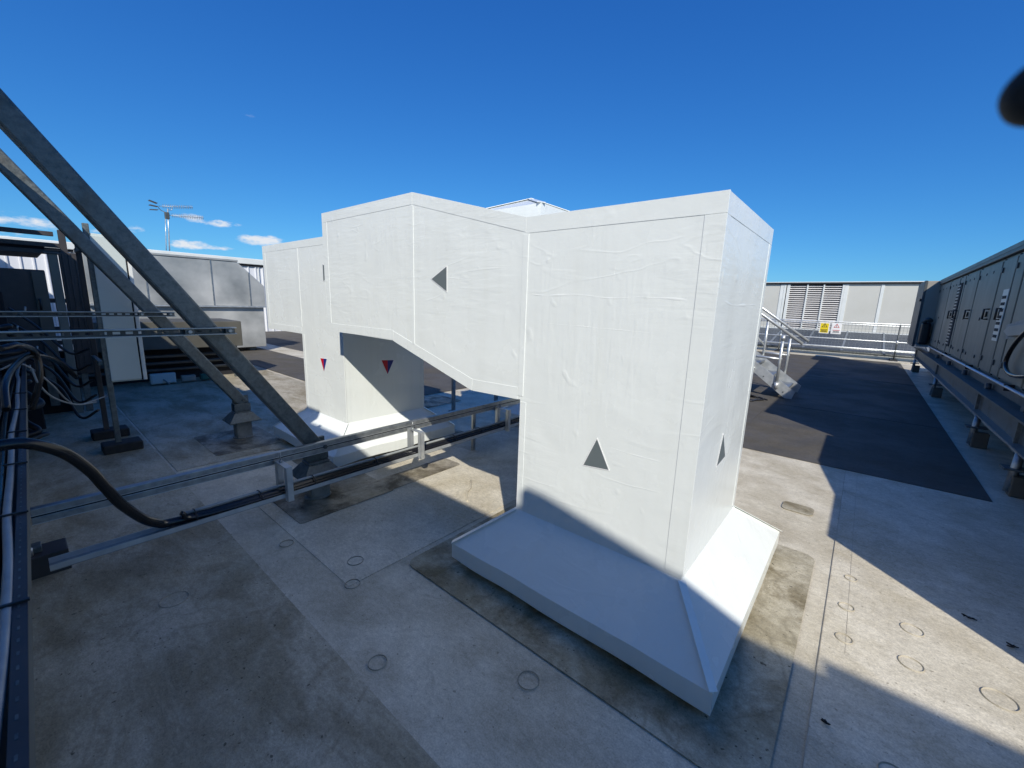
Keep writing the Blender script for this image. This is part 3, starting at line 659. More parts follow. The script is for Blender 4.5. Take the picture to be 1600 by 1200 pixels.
bm = bmn(); box(bm, -5.434, -5.412, .757, .785, .69, 2.04); obj('edge_trim', bm, 'trim', cab, bevel=.003)
bm = bmn(); box(bm, -5.434, -5.422, .746, .756, .69, 2.04); obj('door_gap', bm, 'void', cab)

# dark plant at the far left edge
lu = thing('dark_plant_unit', 'dark plant unit with a pale end post and black handle at the far left edge', 'plant unit', (-7.6, .2, 0))
bm = bmn(); box(bm, -8.6, -7.5, -3.5, .30, .62, 1.76); obj('body', bm, 'steel_dark', lu, bevel=.01)
bm = bmn(); box(bm, -7.499, -7.47, .19, .30, .72, 1.74); obj('end_panel', bm, 'duct_dull', lu, bevel=.004)
bm = bmn(); tube(bm, [(-7.47, .215, 1.42), (-7.43, .22, 1.42), (-7.43, .22, 1.30), (-7.47, .215, 1.30)], .01, 6, smooth=False); obj('handle', bm, 'black', lu)
bm = bmn(); box(bm, -7.58, -7.48, .345, .425, .0, 1.955); obj('end_post', bm, 'ahu', lu, bevel=.005)
bm = bmn(); box(bm, -7.60, -7.46, .315, .44, 1.956, 1.975); obj('post_cap', bm, 'ahu_dark', lu)
bm = bmn(); box(bm, -7.58, -7.50, .435, .62, .5, 1.98); obj('dark_panel', bm, 'steel_dark', lu, bevel=.004)
for k, y in enumerate((.47, .52, .575)):
    bm = bmn(); box(bm, -7.499, -7.485, y-.008, y+.008, .5, 1.97); obj('panel_rib', bm, 'steel_dark', lu)
bm = bmn(); box(bm, -8.5, -7.66, -3.4, .44, .0, .60); obj('base', bm, 'void', lu)  # black block put in to paint the deep shade below the unit
for y in (-2.2, -1.0, .2):
    bm = bmn(); box(bm, -7.62, -7.55, y-.04, y+.04, .12, .62); obj('leg', bm, 'galv_dark', lu)
bs = thing('roof_beams', 'three dark horizontal steel beams high at the far left edge', 'steel beams', (-7.5, 0, 2))
for z, y1, X in ((2.20, .42, -7.5), (2.075, .52, -7.55), (1.995, .52, -7.6)):
    bm = bmn(); box(bm, X-.06, X, -4, y1, z-.042, z+.008); obj('beam', bm, 'steel_dark', bs, bevel=.004)
bm = bmn(); box(bm, -9.8, -7.67, -4, .34, 2.0, 2.05); obj('sky_blocker', bm, 'void', bs)  # unseen plate added to keep sky light off this corner
bm = bmn(); box(bm, -7.60, -7.53, .46, .52, .62, 2.24); obj('column', bm, 'steel_dark', bs)
bm = bmn(); box(bm, -7.60, -7.53, -3.9, -3.8, 0, 2.24); obj('column', bm, 'steel_dark', bs)
bm = bmn(); box(bm, -7.60, -7.53, .46, .52, 0, .62); obj('column_foot', bm, 'galv_dark', bs)
rk = thing('slatted_rack', 'dark slatted rack low at the far left behind the strut channels', 'rack', (-8.9, -.5, 0))
for z in (.75, .95, 1.15, 1.35):
    bm = bmn(); box(bm, -8.96, -8.90, -3.5, .52, z, z+.06); obj('slat', bm, 'steel_dark', rk)
for y in (-1.5, -.4, .48):
    bm = bmn(); box(bm, -9.02, -8.965, y-.03, y+.03, 0, 1.5); obj('upright', bm, 'steel_dark', rk)
# small pipework
def pipe_bank():
    t = thing('pipe_bank', 'dark tangle of pipes and hoses low at the far left behind the near tray', 'pipework', (-6.4, -.3, 0))
    for i in range(9):
        z = .16+.13*i; y = -.10-.05*(i % 3)
        bm = bmn(); tube(bm, [(-7.3, y-.1, z), (-6.6, y, z+.03*math.sin(i)), (-6.05, y+.10, z-.02), (-5.9, y+.14, z-.10*(i % 2)), (-5.85, y-.3, z-.12)], .022+.006*(i % 2), 8); obj('hose', bm, 'black' if i % 3 else 'ahu_dark', t)
    for i, (x, y, w, z0, z1) in enumerate(((-6.5, -.35, .16, .05, 1.30), (-6.9, .02, .12, .0, .95), (-6.2, -.45, .2, .3, .9), (-7.1, -.1, .1, .9, 1.5))):
        bm = bmn(); box(bm, x-w/2, x+w/2, y-w/2, y+w/2, z0, z1); obj('manifold', bm, 'void' if i % 2 else 'steel_dark', t, bevel=.01)
    for i in range(5):
        bm = bmn(); tube(bm, [(-6.3+.05*i, -.02, 1.35-.14*i), (-6.0, .12+.02*i, 1.2-.15*i), (-5.8, .30, .95-.16*i), (-5.6, .42, 1.0-.15*i)], .012, 6); obj('hose', bm, 'black', t)
    bm = bmn(); box(bm, -7.4, -5.9, -.75, -.70, 0, 1.7); obj('back_panel', bm, 'void', t)
    for i, (y, z) in enumerate(((.02, 1.30), (-.05, 1.12), (.05, .92), (-.02, .74))):
        bm = bmn(); tube(bm, [(-6.2, y, z), (-6.2, y+.05, z)], .035, 10); v = obj('valve', bm, 'galv_dark', t)
        bm = bmn(); tube(bm, [(-6.19, y+.05, z), (-6.17, y+.06, z+.07)], .008, 5); obj('lever', bm, 'galv', v)
pipe_bank()
for pts, r, m, lab in (
    ([px(0, 578, -4.6), px(25, 568, -4.6), px(48, 575, -4.6), px(80, 600, -4.7), px(105, 625, -5.0), px(125, 632, -5.3), (-5.47, .50, .56)], .006, 'cable_grey', 'upper thin grey cable looping from the left edge to the strut post'),
    ([px(50, 577, -4.6), px(62, 602, -4.6), px(85, 622, -4.8), px(120, 632, -5.2), px(150, 628, -5.44)], .007, 'cable_grey', 'lower thin grey cable sagging to the strut post'),
    ([px(0, 545, -4.2), px(30, 540, -4.3), px(55, 552, -4.6), px(62, 590, -4.6), px(50, 640, -4.6)], .02, 'cable_black', 'black cable curling down at the left edge beside the tray'),
    ([px(10, 640, -3.6), px(8, 600, -3.8), px(25, 570, -4.2), px(50, 556, -4.6), px(90, 565, -5.2), px(120, 590, -5.45)], .018, 'cable_black', 'black hose bending over the tray end at the far left')):
    cable('cable', [tuple(p) for p in pts], r, m, lab)
# near cable tray at the left edge of the frame
A0, A1 = pz(46, 1195, .80), pz(40, 565, .80); dd = (A1-A0).normalized(); sdv = V((-dd.y, dd.x, 0))     # sdv points to the camera's left (-Y)
A0 = A0-dd*1.6
if sdv.y > 0: sdv = -sdv
nt_ = thing('cable_tray', 'dark slotted cable tray running towards the camera along the left edge', 'cable tray', tuple(A0))
bm = bmn(); bar(bm, A0+V((0, 0, -.03))+sdv*.002, A1+V((0, 0, -.03))+sdv*.002, .004, .06); obj('outer_side', bm, 'galv_dark', nt_)
bm = bmn(); bar(bm, A0+sdv*.012, A1+sdv*.012, .024, .004); obj('top_lip', bm, 'steel_dark', nt_)
bm = bmn(); bar(bm, A0+sdv*.13+V((0, 0, -.058)), A1+sdv*.13+V((0, 0, -.058)), .25, .004); obj('tray_floor', bm, 'steel_dark', nt_)
bm = bmn(); bar(bm, A0+sdv*.26+V((0, 0, -.03)), A1+sdv*.26+V((0, 0, -.03)), .004, .06); obj('inner_side', bm, 'steel_dark', nt_)
L = (A1-A0).length
bm = bmn()
for i in range(int(L/.05)):
    c = A0+dd*(.02+i*.05)+sdv*.014+V((0, 0, .0025)); bar(bm, c, c+dd*.014, .004, .001)
obj('slot_row', bm, 'galv_dark', nt_, kind='stuff')
for y in (1.2, 3.2, 5.2):
    c = A0+dd*y+sdv*.13; bm = bmn(); box(bm, c.x-.02, c.x+.02, c.y-.13, c.y-.09, 0, c.z-.06); obj('leg', bm, 'galv_dark', nt_)
def along(s, side, dz): return tuple(A0+dd*s+sdv*side+V((0, 0, dz)))
cable('cable', [along(s, .043+.006*math.sin(s*2.1)+.004*math.sin(s*5), -.005) for s in [i*.4 for i in range(int((L-.3)/.4))]]+[along(L-.2, .03, .02), along(L, -.01, .06), along(L+.3, -.05, .05)], .011, 'cable_grey', 'pale grey cable lying in the near tray at the left edge')
for k, (sd_, r_) in enumerate(((.075, .014), (.11, .016), (.15, .015))):
    cable('cable', [along(s, sd_+.008*math.sin(s*1.7+k), -.025) for s in [i*.5 for i in range(int(L/.5)+1)]], r_, 'cable_black', ['black cable in the near tray, next to the pale grey one', 'middle black cable in the near tray at the left edge', 'outermost black cable in the near tray at the left edge'][k])
for i in range(8):
    c = A0+dd*(.9+i*.62); bm = bmn(); bar(bm, c-sdv*.004+V((0, 0, .006)), c+sdv*.065+V((0, 0, .009)), .008, .006); obj('cable_tie', bm, 'black', nt_)
# dark offcut block on the roof near the tray
sp = thing('support_block', 'dark support block with a bolt on the roof just right of the near tray', 'block', (-3.4, -.1, 0))
bm = bmn(); box(bm, -3.42, -3.24, -.30, .035, .002, .115); obj('block', bm, 'steel_dark', sp, bevel=.006)
bm = bmn(); box(bm, -3.235, -3.225, -.30, .035, .002, .125); obj('face_plate', bm, 'steel_dark', sp, bevel=.003)
bm = bmn(); box(bm, -3.38, -3.30, -.16, -.06, .116, .15); obj('clamp', bm, 'galv_dark', sp, bevel=.004)
bm = bmn(); tube(bm, [(-3.29, -.11, .116), (-3.29, -.11, .16)], .018, 8); obj('bolt_head', bm, 'galv_bright', sp)

# ================================================================== SILVER DUCTS AND BACKGROUND LEFT
sv = thing('sheet_metal_duct', 'big bare silver sheet-metal duct with a chamfered end, left of the white ducts', 'duct', (-13.8, 2, 0))
bm = bmn(); prism(bm, [(-13, 1.1, 1.25), (-13, 1.1, 2.40), (-13, 4.0, 2.40), (-13, 4.62, 1.80), (-13, 4.62, 1.25)], (0, 0, 0), (-1.6, 0, 0)); obj('upper_section', bm, 'sheet', sv, bevel=.01)
bm = bmn(); box(bm, -14.5, -13.05, 1.1, 4.58, .12, 1.215); obj('lower_section', bm, 'sheet', sv, bevel=.01)
bm = bmn(); box(bm, -14.62, -12.95, 1.05, 4.66, 1.216, 1.249); obj('flange', bm, 'galv_bright', sv)
bm = bmn(); prism(bm, [(-13, 1.1, 2.402), (-13, 4.02, 2.402), (-13, 4.02, 2.45), (-13, 1.1, 2.45)], (.02, 0, 0), (-1.62, 0, 0)); obj('top_flange', bm, 'sheet', sv, bevel=.006)
for y in (2.1, 3.4, 4.25):
    bm = bmn(); box(bm, -13.0, -12.985, y-.012, y+.012, 1.26, 2.42 if y < 4 else 2.15); obj('seam', bm, 'galv', sv)
for y in (1.3, 2.6, 4.2):
    bm = bmn(); box(bm, -13.5, -13.2, y, y+.15, 0, .12); obj('foot', bm, 'galv_dark', sv)
sv2 = thing('low_duct', 'low dull grey duct in the shade under the braces, with a shade-black wall beneath', 'duct', (-9.5, 1, 0))
bm = bmn(); box(bm, -10.2, -9.0, .6, 2.75, .60, 1.06); obj('casing', bm, 'duct_dull', sv2, bevel=.01)
bm = bmn(); box(bm, -9.6, -9.45, -3, 2.72, 0, .598); obj('shade_backdrop', bm, 'void', sv2)  # near-black wall painting the shade beneath the casing
for y in (-1.2, .3, 2.6):
    bm = bmn(); box(bm, -9.15, -9.08, y, y+.07, 0, .599); obj('leg', bm, 'galv_dark', sv2)
for i, z in enumerate((.2, .33, .46)):
    bm = bmn(); tube(bm, [(-9.38+.08*i, -3, z), (-9.38+.08*i, 2.7, z)], .03, 8); obj('pipe', bm, 'ahu_dark', sv2)
for y, w, m, lab in ((1.50, .34, 'cabinet', 'pale square junction box on the roof under the low duct'), (1.85, .20, 'beige', 'small beige box right of the junction box under the low duct'), (2.12, .2, 'teal', 'small teal box at the right end of the row under the low duct')):
    t = thing('junction_box', lab, 'box', (-8.95, y, 0), 'boxes under the low duct')
    hgt = .17 if m == 'cabinet' else .10
    bm = bmn(); box(bm, -9.03, -8.93, y-w/2, y+w/2, .03, .03+hgt); obj('box_body', bm, m, t, bevel=.008)
    bm = bmn(); box(bm, -8.929, -8.92, y-w/2+.02, y+w/2-.02, .045, .015+hgt); obj('lid', bm, m, t, bevel=.004)
    if m == 'cabinet': bm = bmn(); tube(bm, [(-8.915, y, .10), (-8.88, y+.02, .08), (-8.87, y+.06, .02)], .012, 6); obj('lead', bm, 'cable_grey', t)
# white corrugated building far left
cw = thing('corrugated_building', 'white corrugated metal building with a pale parapet, far left behind the silver duct', 'building', (-22, 8, 0))
X0 = -20.
bm = bmn(); y = -8.; prof = []
while y < 25.8:
    prof += [(0, y), (0, y+.20), (.04, y+.22), (.04, y+.25), (0, y+.27)]; y += .27
lo = [bm.verts.new((X0+a, b, 0)) for a, b in prof]; hi = [bm.verts.new((X0+a, b, 2.72)) for a, b in prof]
for i in range(len(prof)-1): bm.faces.new([lo[i], lo[i+1], hi[i+1], hi[i]])
obj('ribbed_cladding', bm, 'corr', cw)
bm = bmn(); box(bm, X0-.4, X0+.12, -8, 26, 2.80, 3.03); obj('parapet_cap', bm, 'trim', cw, bevel=.02)
bm = bmn(); box(bm, X0-.3, X0+.06, -8, 26, 2.72, 2.799); obj('shadow_gap', bm, 'void', cw)
bm = bmn(); box(bm, X0-6, X0-.05, -8, 25.9, 0, 2.7); obj('body', bm, 'corr', cw)
for y in (3.9, 5.6, 6.9):
    bm = bmn(); box(bm, X0+.041, X0+.07, y, y+.03, 0, 2.7); obj('downpipe', bm, 'trim', cw)
# aerials
def aerial(root, base, tip, n, el, m):
    base, tip = V(base), V(tip)
    bm = bmn(); tube(bm, [base, tip], .010, 6); b = obj('boom', bm, m, root)
    d = (tip-base).normalized(); s = d.cross(V((0, 0, 1))).normalized()
    bm = bmn()
    for i in range(n):
        c = base+(tip-base)*(.12+.86*i/(n-1)); tube(bm, [c-V((0, 0, el)), c+V((0, 0, el))], .009, 5)
    obj('elements', bm, m, root)
mst = thing('aerial_mast', 'thin metal mast carrying two long television aerials against the sky', 'aerial', (-20.6, 4.0, 2.9))
mx_, X2 = None, -20.6
def q(x, y, X=X2): return px(x, y, X)
bm = bmn(); tube(bm, [q(265, 392), q(262, 326)], .020, 8); obj('pole', bm, 'galv_bright', mst)
bm = bmn(); tube(bm, [q(266, 392)+V((0, -.12, 0)), q(258.5, 340)], .014, 8); obj('stay', bm, 'galv_bright', mst)
aerial(mst, q(248, 322), q(301, 324), 17, .07, 'galv')
aerial(mst, q(262, 336), q(318, 340.5), 18, .07, 'galv')
bm = bmn(); box(bm, X2-.05, X2+.05, q(258, 335).y-.02, q(266, 335).y-.03, q(262, 337).z-.12, q(262, 331).z-.02); obj('clamp', bm, 'ahu_dark', mst, bevel=.02)
for dz in (-.16, 0, .16):
    bm = bmn(); bar(bm, q(233, 320)+V((0, 0, dz)), q(246, 323)+V((0, 0, dz*.7)), .25, .012); obj('reflector', bm, 'ahu_dark', mst)
bm = bmn(); tube(bm, [q(246, 322), q(251, 328), q(261, 333)], .014, 6); obj('arm', bm, 'galv', mst)
bm = bmn(); tube(bm, [q(262, 328), q(268, 328), q(269, 323)], .012, 6); obj('arm', bm, 'galv', mst)

# posts seen through the gap under the front duct
for x, y, z1, lab in ((-4.36, 3.92, .62, 'short galvanised post seen through the gap under the front duct'), (-4.02, 4.45, .55, 'second short post further right in the gap under the front duct')):
    t = thing('support_post', lab, 'post', (x, y, 0))
    bm = bmn(); box(bm, x-.022, x+.022, y-.022, y+.022, .0, z1); obj('post', bm, 'galv', t, bevel=.004)
    bm = bmn(); box(bm, x-.05, x+.05, y-.05, y+.05, 0, .012); obj('base_plate', bm, 'galv_dark', t)
    bm = bmn(); box(bm, x-.45, x+.03, y-.02, y+.02, z1+.001, z1+.045); obj('arm', bm, 'black', t, bevel=.004)

# ================================================================== AIR HANDLING UNIT, RIGHT
AX = 1.32
ah = thing('air_handling_unit', 'long weathered grey air handling unit with hinged doors along the right edge', 'air handling unit', (1.9, 10, 0))
bm = bmn(); box(bm, AX, AX+1.6, 5.25, 15.3, .80, 2.37); obj('casing', bm, 'ahu', ah, bevel=.01)
bm = bmn(); box(bm, AX-.045, AX+1.65, 5.22, 15.33, 2.371, 2.48); obj('roof_trim', bm, 'ahu_dark', ah, bevel=.01)
bm = bmn(); box(bm, AX-.05, AX-.044, 5.22, 15.33, 2.425, 2.482); obj('drip_edge', bm, 'ahu', ah)
doors = [(5.35, 6.50), (6.56, 7.55), (7.62, 7.98), (8.04, 8.72), (8.80, 10.25), (10.33, 11.55), (11.62, 12.15), (12.25, 13.45), (13.52, 15.2)]
for i, (y0, y1) in enumerate(doors):
    bm = bmn(); box(bm, AX-.024, AX-.001, y0, y1, .87, 2.33); dd_ = obj('door', bm, 'ahu', ah, bevel=.008)
    bm = bmn(); box(bm, AX-.012, AX-.0008, y1+.012, y1+.05, .85, 2.35); obj('joint', bm, 'void', ah)
    if i in (3, 4, 5, 6, 1, 7):
        yh = (y0+.10) if i != 4 else y0+.12
        zc = 1.62
        bm = bmn(); tube(bm, [(AX-.024, yh, zc+.07), (AX-.075, yh, zc+.07), (AX-.075, yh, zc-.07), (AX-.024, yh, zc-.07)], .013, 6, smooth=False); obj('handle', bm, 'black', dd_)
        bm = bmn(); box(bm, AX-.045, AX-.0245, yh+.07, yh+.14, zc-.04, zc+.04); obj('latch', bm, 'black', dd_, bevel=.01)
    for z in (1.02, 2.2):
        bm = bmn(); box(bm, AX-.042, AX-.0245, y1-.10, y1-.05, z-.035, z+.035); obj('hinge', bm, 'ahu_dark', dd_, bevel=.006)
    if (y1-y0) > 1:
        for f in (.3, .62):
            bm = bmn(); tube(bm, [(AX-.0245, y0+(y1-y0)*f, 2.22), (AX-.03, y0+(y1-y0)*f, 2.22)], .02, 8); obj('plug', bm, 'ahu_dark', dd_)
        for f, z in ((.25, 1.0), (.75, 1.0), (.45, 1.55)):
            bm = bmn(); tube(bm, [(AX-.0245, y0+(y1-y0)*f, z), (AX-.035, y0+(y1-y0)*f, z)], .024, 8); obj('plug', bm, 'ahu_dark', dd_)
for y, z0, z1, m, lab in ((12.0, 1.0, 2.22, 'void', 'dark comb of slots'), (8.15, 1.28, 1.93, 'cabinet', 'pale comb of slots')):
    bm = bmn(); wd_ = .14 if m == 'cabinet' else .24; box(bm, AX-.034, AX-.025, y-wd_, y+wd_, z0, z1); g = obj('slotted_strip', bm, m, ah, label=lab)
    bm = bmn(); z = z0+.04; step = .062 if m != 'cabinet' else .082
    while z < z1-.04: box(bm, AX-.039, AX-.0345, y-.09, y+.10 if m == 'cabinet' else y+.19, z, z+step*.45); z += step
    obj('slots', bm, 'void' if m == 'cabinet' else 'galv', g)
bm = bmn(); tube(bm, [(AX-.06, 5.4, .835), (AX-.06, 14.6, .835)], .018, 8); obj('drain_rail', bm, 'galv_bright', ah)
for y in (6.9, 9.3, 12.0):
    bm = bmn(); box(bm, AX-.075, AX, y-.02, y+.02, .79, .86); obj('rail_clip', bm, 'black', ah)
bm = bmn(); box(bm, AX+.02, AX+1.5, 5.4, 15.2, .55, .799); obj('underframe', bm, 'ahu_dark', ah)
for y in (6.2, 7.9, 9.6, 11.3, 13.0):
    bm = bmn(); tube(bm, [(AX-.0, y, .70), (AX-.05, y, .70)], .055, 10); obj('spring_mount', bm, 'ahu_dark', ah)
# base girder on legs
bg_ = thing('base_girder', 'long grey steel girder under the air handling unit, on short round-footed legs', 'girder', (1.2, 9, 0))
bm = bmn(); box(bm, 1.24, 1.26, 5.2, 17.5, .43, .66); obj('web', bm, 'galv_dark', bg_)
bm = bmn(); box(bm, 1.16, 1.34, 5.2, 17.5, .66, .68); obj('top_flange', bm, 'galv_dark', bg_)
bm = bmn(); box(bm, 1.16, 1.34, 5.2, 17.5, .415, .43); obj('bottom_flange', bm, 'galv', bg_)
bm = bmn(); box(bm, 1.9, 2.0, 5.2, 17.5, .415, .55); obj('inner_girder', bm, 'galv_dark', bg_)
for y in (5.6, 7.45, 11.6, 16.4):
    bm = bmn(); tube(bm, [(1.19, y, .03), (1.21, y, .42)], .032, 10, smooth=False); obj('leg', bm, 'galv', bg_)
    bm = bmn(); box(bm, 1.12, 1.30, y-.08, y+.08, .24, .255); obj('hood', bm, 'galv_dark', bg_)
    bm = bmn(); box(bm, 1.19, 1.33, y-.06, y+.06, 0, .19); obj('upstand', bm, 'duct_dull', bg_, bevel=.01)
    bm = bmn(); box(bm, 1.2, 1.23, y+.25, y+.29, .43, .66); obj('stiffener', bm, 'galv_dark', bg_)
bm = bmn(); box(bm, 1.62, 1.66, 5.3, 17, 0.02, .414); obj('underside_shade', bm, 'void', bg_)  # black sheet added to darken the space under the unit
for k, (x0, y0, y1, z) in enumerate(((1.5, 5.5, 15, .10), (1.75, 5.5, 15, .16))):
    bm = bmn(); tube(bm, [(x0, y0, z), (x0, y1, z)], .03, 8); setp(obj('pipe', bm, 'galv'), ['pale pipe lying on the roof under the right-hand unit, nearer run', 'pale pipe under the right-hand unit, further run'][k], 'pipe')
# end box and motor
eb = thing('intake_hood', 'beige boxed hood with a black damper motor at the far end of the grey unit', 'hood', (1.2, 15.6, .8))
bm = bmn(); box(bm, 1.05, 1.319, 15.335, 17.2, .80, 2.47); obj('hood_box', bm, 'beige', eb, bevel=.01)
bm = bmn(); box(bm, 1.0, 1.049, 15.33, 17.2, .78, 2.48); obj('side_flange', bm, 'ahu_dark', eb, bevel=.006)
bm = bmn(); box(bm, .96, .999, 15.34, 15.44, 1.95, 2.02); obj('toggle', bm, 'black', eb)
bm = bmn(); box(bm, 1.08, 1.26, 14.95, 15.33, .86, 1.42); obj('motor_cover', bm, 'black', eb, bevel=.05)
bm = bmn(); tube(bm, [(1.10, 14.96, 1.42), (1.17, 14.9, 1.50), (1.24, 14.96, 1.45)], .05, 8); obj('motor_dome', bm, 'ahu_dark', eb)
bm = bmn(); box(bm, 1.05, 1.30, 14.9, 15.32, .80, .85); obj('shelf', bm, 'galv', eb)
XC = AX-.085
cable('cable', [tuple(px(a, b, XC)) for a, b in ((1640, 500), (1612, 512), (1592, 530), (1578, 550), (1571, 568), (1575, 582), (1588, 588), (1606, 588))], .020, 'cable_black', 'thick black cable looped down the grey unit at the right edge')
kn = thing('isolator', 'brown pointed isolator housing on the grey unit at the right edge', 'switch', tuple(px(1585, 517, AX)))
t0, t1_, t2_, t3_, t4_ = (px(a, b, AX-.03) for a, b in ((1577, 518), (1584, 511), (1640, 500), (1640, 522), (1584, 526)))
bm = bmn(); prism(bm, [t0, t1_, t2_, t3_, t4_], (0, 0, 0), (-.05, 0, 0)); obj('housing', bm, 'beige', kn, bevel=.006)
bm = bmn(); prism(bm, [px(a, b, AX-.026) for a, b in ((1572, 508), (1640, 486), (1640, 530), (1572, 530))], (0, 0, 0), (-.003, 0, 0)); obj('back_plate', bm, 'stub', kn)
# second unit nearer the camera (outside the frame), it shades the right foreground
au = thing('low_plant_unit', 'lower grey plant unit with a stepped top at the right, nearer than the long unit', 'plant unit', (2, 3.8, 0))
bm = bmn(); prism(bm, [(AX, 2.26, .15), (AX, 2.26, 1.42), (AX, 3.17, 1.42), (AX, 3.92, 1.63), (AX, 5.18, 1.63), (AX, 5.18, .15)], (0, 0, 0), (1.5, 0, 0)); obj('casing', bm, 'ahu', au, bevel=.01)
for y in (2.4, 3.9, 5.0):
    for x in (AX+.1, AX+1.3):
        bm = bmn(); box(bm, x, x+.1, y-.05, y+.05, 0, .149); obj('foot', bm, 'galv_dark', au)
for y0, y1 in ((2.32, 3.1), (3.16, 3.9), (3.96, 5.1)):
    bm = bmn(); box(bm, AX-.02, AX-.001, y0, y1, .22, 1.36); obj('door', bm, 'ahu', au, bevel=.006)

# ================================================================== STEP-OVER STAIR
st = thing('step_over_stair', 'galvanised step-over staircase with tubular handrails, right behind the front duct', 'staircase', (-1.3, 9.3, 0))
yf_, yb_ = 8.88, 9.78
def stl(y):
    bm = bmn(); prism(bm, [(-.84, y, .02), (-.80, y, .15), (-2.0, y, 1.01), (-2.9, y, 1.01), (-2.9, y, .87), (-2.06, y, .86), (-.95, y, .02)], (0, -.006, 0), (0, .006, 0)); return obj('stringer', bm, 'galv_bright', st)
stl(yf_); stl(yb_)
for i in range(4):
    x = -1.06-.27*i; z = .20+.195*i
    bm = bmn(); box(bm, x-.13, x+.13, yf_+.007, yb_-.007, z-.004, z)
    for k in range(6): box(bm, x-.13+k*.05, x-.115+k*.05, yf_+.007, yb_-.007, z-.03, z-.0045)
    obj('tread', bm, 'galv', st)
bm = bmn(); box(bm, -2.88, -2.03, yf_+.007, yb_-.007, .98, 1.015); obj('platform', bm, 'galv', st)
for yy in (yf_-.03, yb_+.03):
    bm = bmn()
    for k in range(7):
        x = -.98-.17*k; z = .12+.122*k
        box(bm, x-.008, x+.008, yy+(.018 if yy < 9 else -.018)-.004, yy+(.018 if yy < 9 else -.018)+.004, z, z+.018)
    obj('bolt_heads', bm, 'ahu_dark', st)
    ps = []
    for x, zb_, zt_ in ((-1.10, .20, 1.15), (-1.52, .44, 1.46), (-2.05, .85, 1.95), (-2.85, .85, 1.95)):
        bm = bmn(); tube(bm, [(x, yy, zb_), (x, yy, zt_)], .024, 10); p = obj('post', bm, 'galv_bright', st)
        bm = bmn(); tube(bm, [(x, yy, zb_-.02), (x, yy, zb_+.09)], .034, 10); obj('socket', bm, 'galv_bright', p)
        bm = bmn(); tube(bm, [(x, yy, zt_-.09), (x, yy, zt_-.01)], .033, 10); obj('fitting', bm, 'galv_bright', p)
    bm = bmn(); tube(bm, [(-.80, yy, 1.02), (-2.05, yy, 1.90), (-2.85, yy, 1.90)], .026, 10, smooth=False); obj('handrail', bm, 'galv_bright', st)
    bm = bmn(); tube(bm, [(-1.07, yy, .72), (-1.55, yy, .74)], .022, 10, smooth=False); obj('knee_rail', bm, 'galv_bright', st)
    bm = bmn(); tube(bm, [(-1.52, yy, .88), (-2.05, yy, 1.40), (-2.85, yy, 1.40)], .022, 10, smooth=False); obj('knee_rail', bm, 'galv_bright', st)
for k in range(3):
    o = .05*k
    cable('cable', [(-1.15-o, 8.45+o, .015), (-1.35-o, 8.62-o, .02+o*.3), (-1.65, 8.5+o, .015), (-1.60, 8.25+o, .015+o*.3), (-1.35, 8.22-o, .015), (-1.2-o, 8.4, .02)], .014, 'cable_black', ['black hose coiled on the walkway at the foot of the stair, bottom coil', 'black hose coiled at the stair foot, middle coil', 'black hose coiled at the stair foot, top coil'][k])

# ================================================================== GUARDRAIL
gr = thing('guardrail', 'galvanised tubular guardrail with wire mesh along the far roof edge', 'guardrail', (-1, 19.65, 0))
x0, x1, gy = -12.0, 6.0, 19.65
for z, r, m in ((1.27, .024, 'galv_bright'), (.66, .020, 'galv_bright'), (.36, .026, 'galv_bright')):
    bm = bmn(); tube(bm, [(x0, gy, z), (x1, gy, z)], r, 8); obj('rail', bm, m, gr)
bm = bmn(); tube(bm, [(x0, gy+.35, 1.20), (x1, gy+.35, 1.20)], .020, 8); obj('rail', bm, 'galv_bright', gr)
for x in (-8.6, -6.4, -4.2, -2.55, .90, 3.1):
    bm = bmn(); tube(bm, [(x, gy, .03), (x, gy, 1.29)], .024, 8); p = obj('post', bm, 'galv' if x != .9 else 'ahu_dark', gr)
    bm = bmn(); tube(bm, [(x, gy, .60), (x, gy, .72)], .034, 8); obj('fitting', bm, 'galv_bright', p)
    bm = bmn(); box(bm, x-.10, x+.10, gy-.25, gy+.55, .0, .06); obj('counterweight', bm, 'rubber', gr, bevel=.015)
bm = bmn(); x = x0
while x < x1: box(bm, x-.0035, x+.0035, gy+.028, gy+.035, .34, 1.24); x += .10
z = .36
while z < 1.25: box(bm, x0, x1, gy+.0355, gy+.042, z-.003, z+.003); z += .10
obj('wire_mesh', bm, 'galv', gr, kind='stuff')
bm = bmn(); box(bm, -14, 8, 20.1, 20.45, 0, .13); struct('roof_kerb', bm, 'trim', bevel=.01)
bm = bmn(); box(bm, -14, 8, 19.02, 19.5, .0, .02); struct('gutter_strip', bm, 'roof2')
pl = thing('kerb_pipe', 'dark pipe lying along the kerb behind the guardrail', 'pipe', (0, 20, 0))
bm = bmn(); tube(bm, [(-8, 19.95, .18), (5, 19.95, .18)], .05, 8); obj('pipe', bm, 'ahu_dark', pl)
bm = bmn(); tube(bm, [(-8, 20.05, .30), (5, 20.05, .30)], .03, 8); obj('upper_pipe', bm, 'galv_bright', pl)
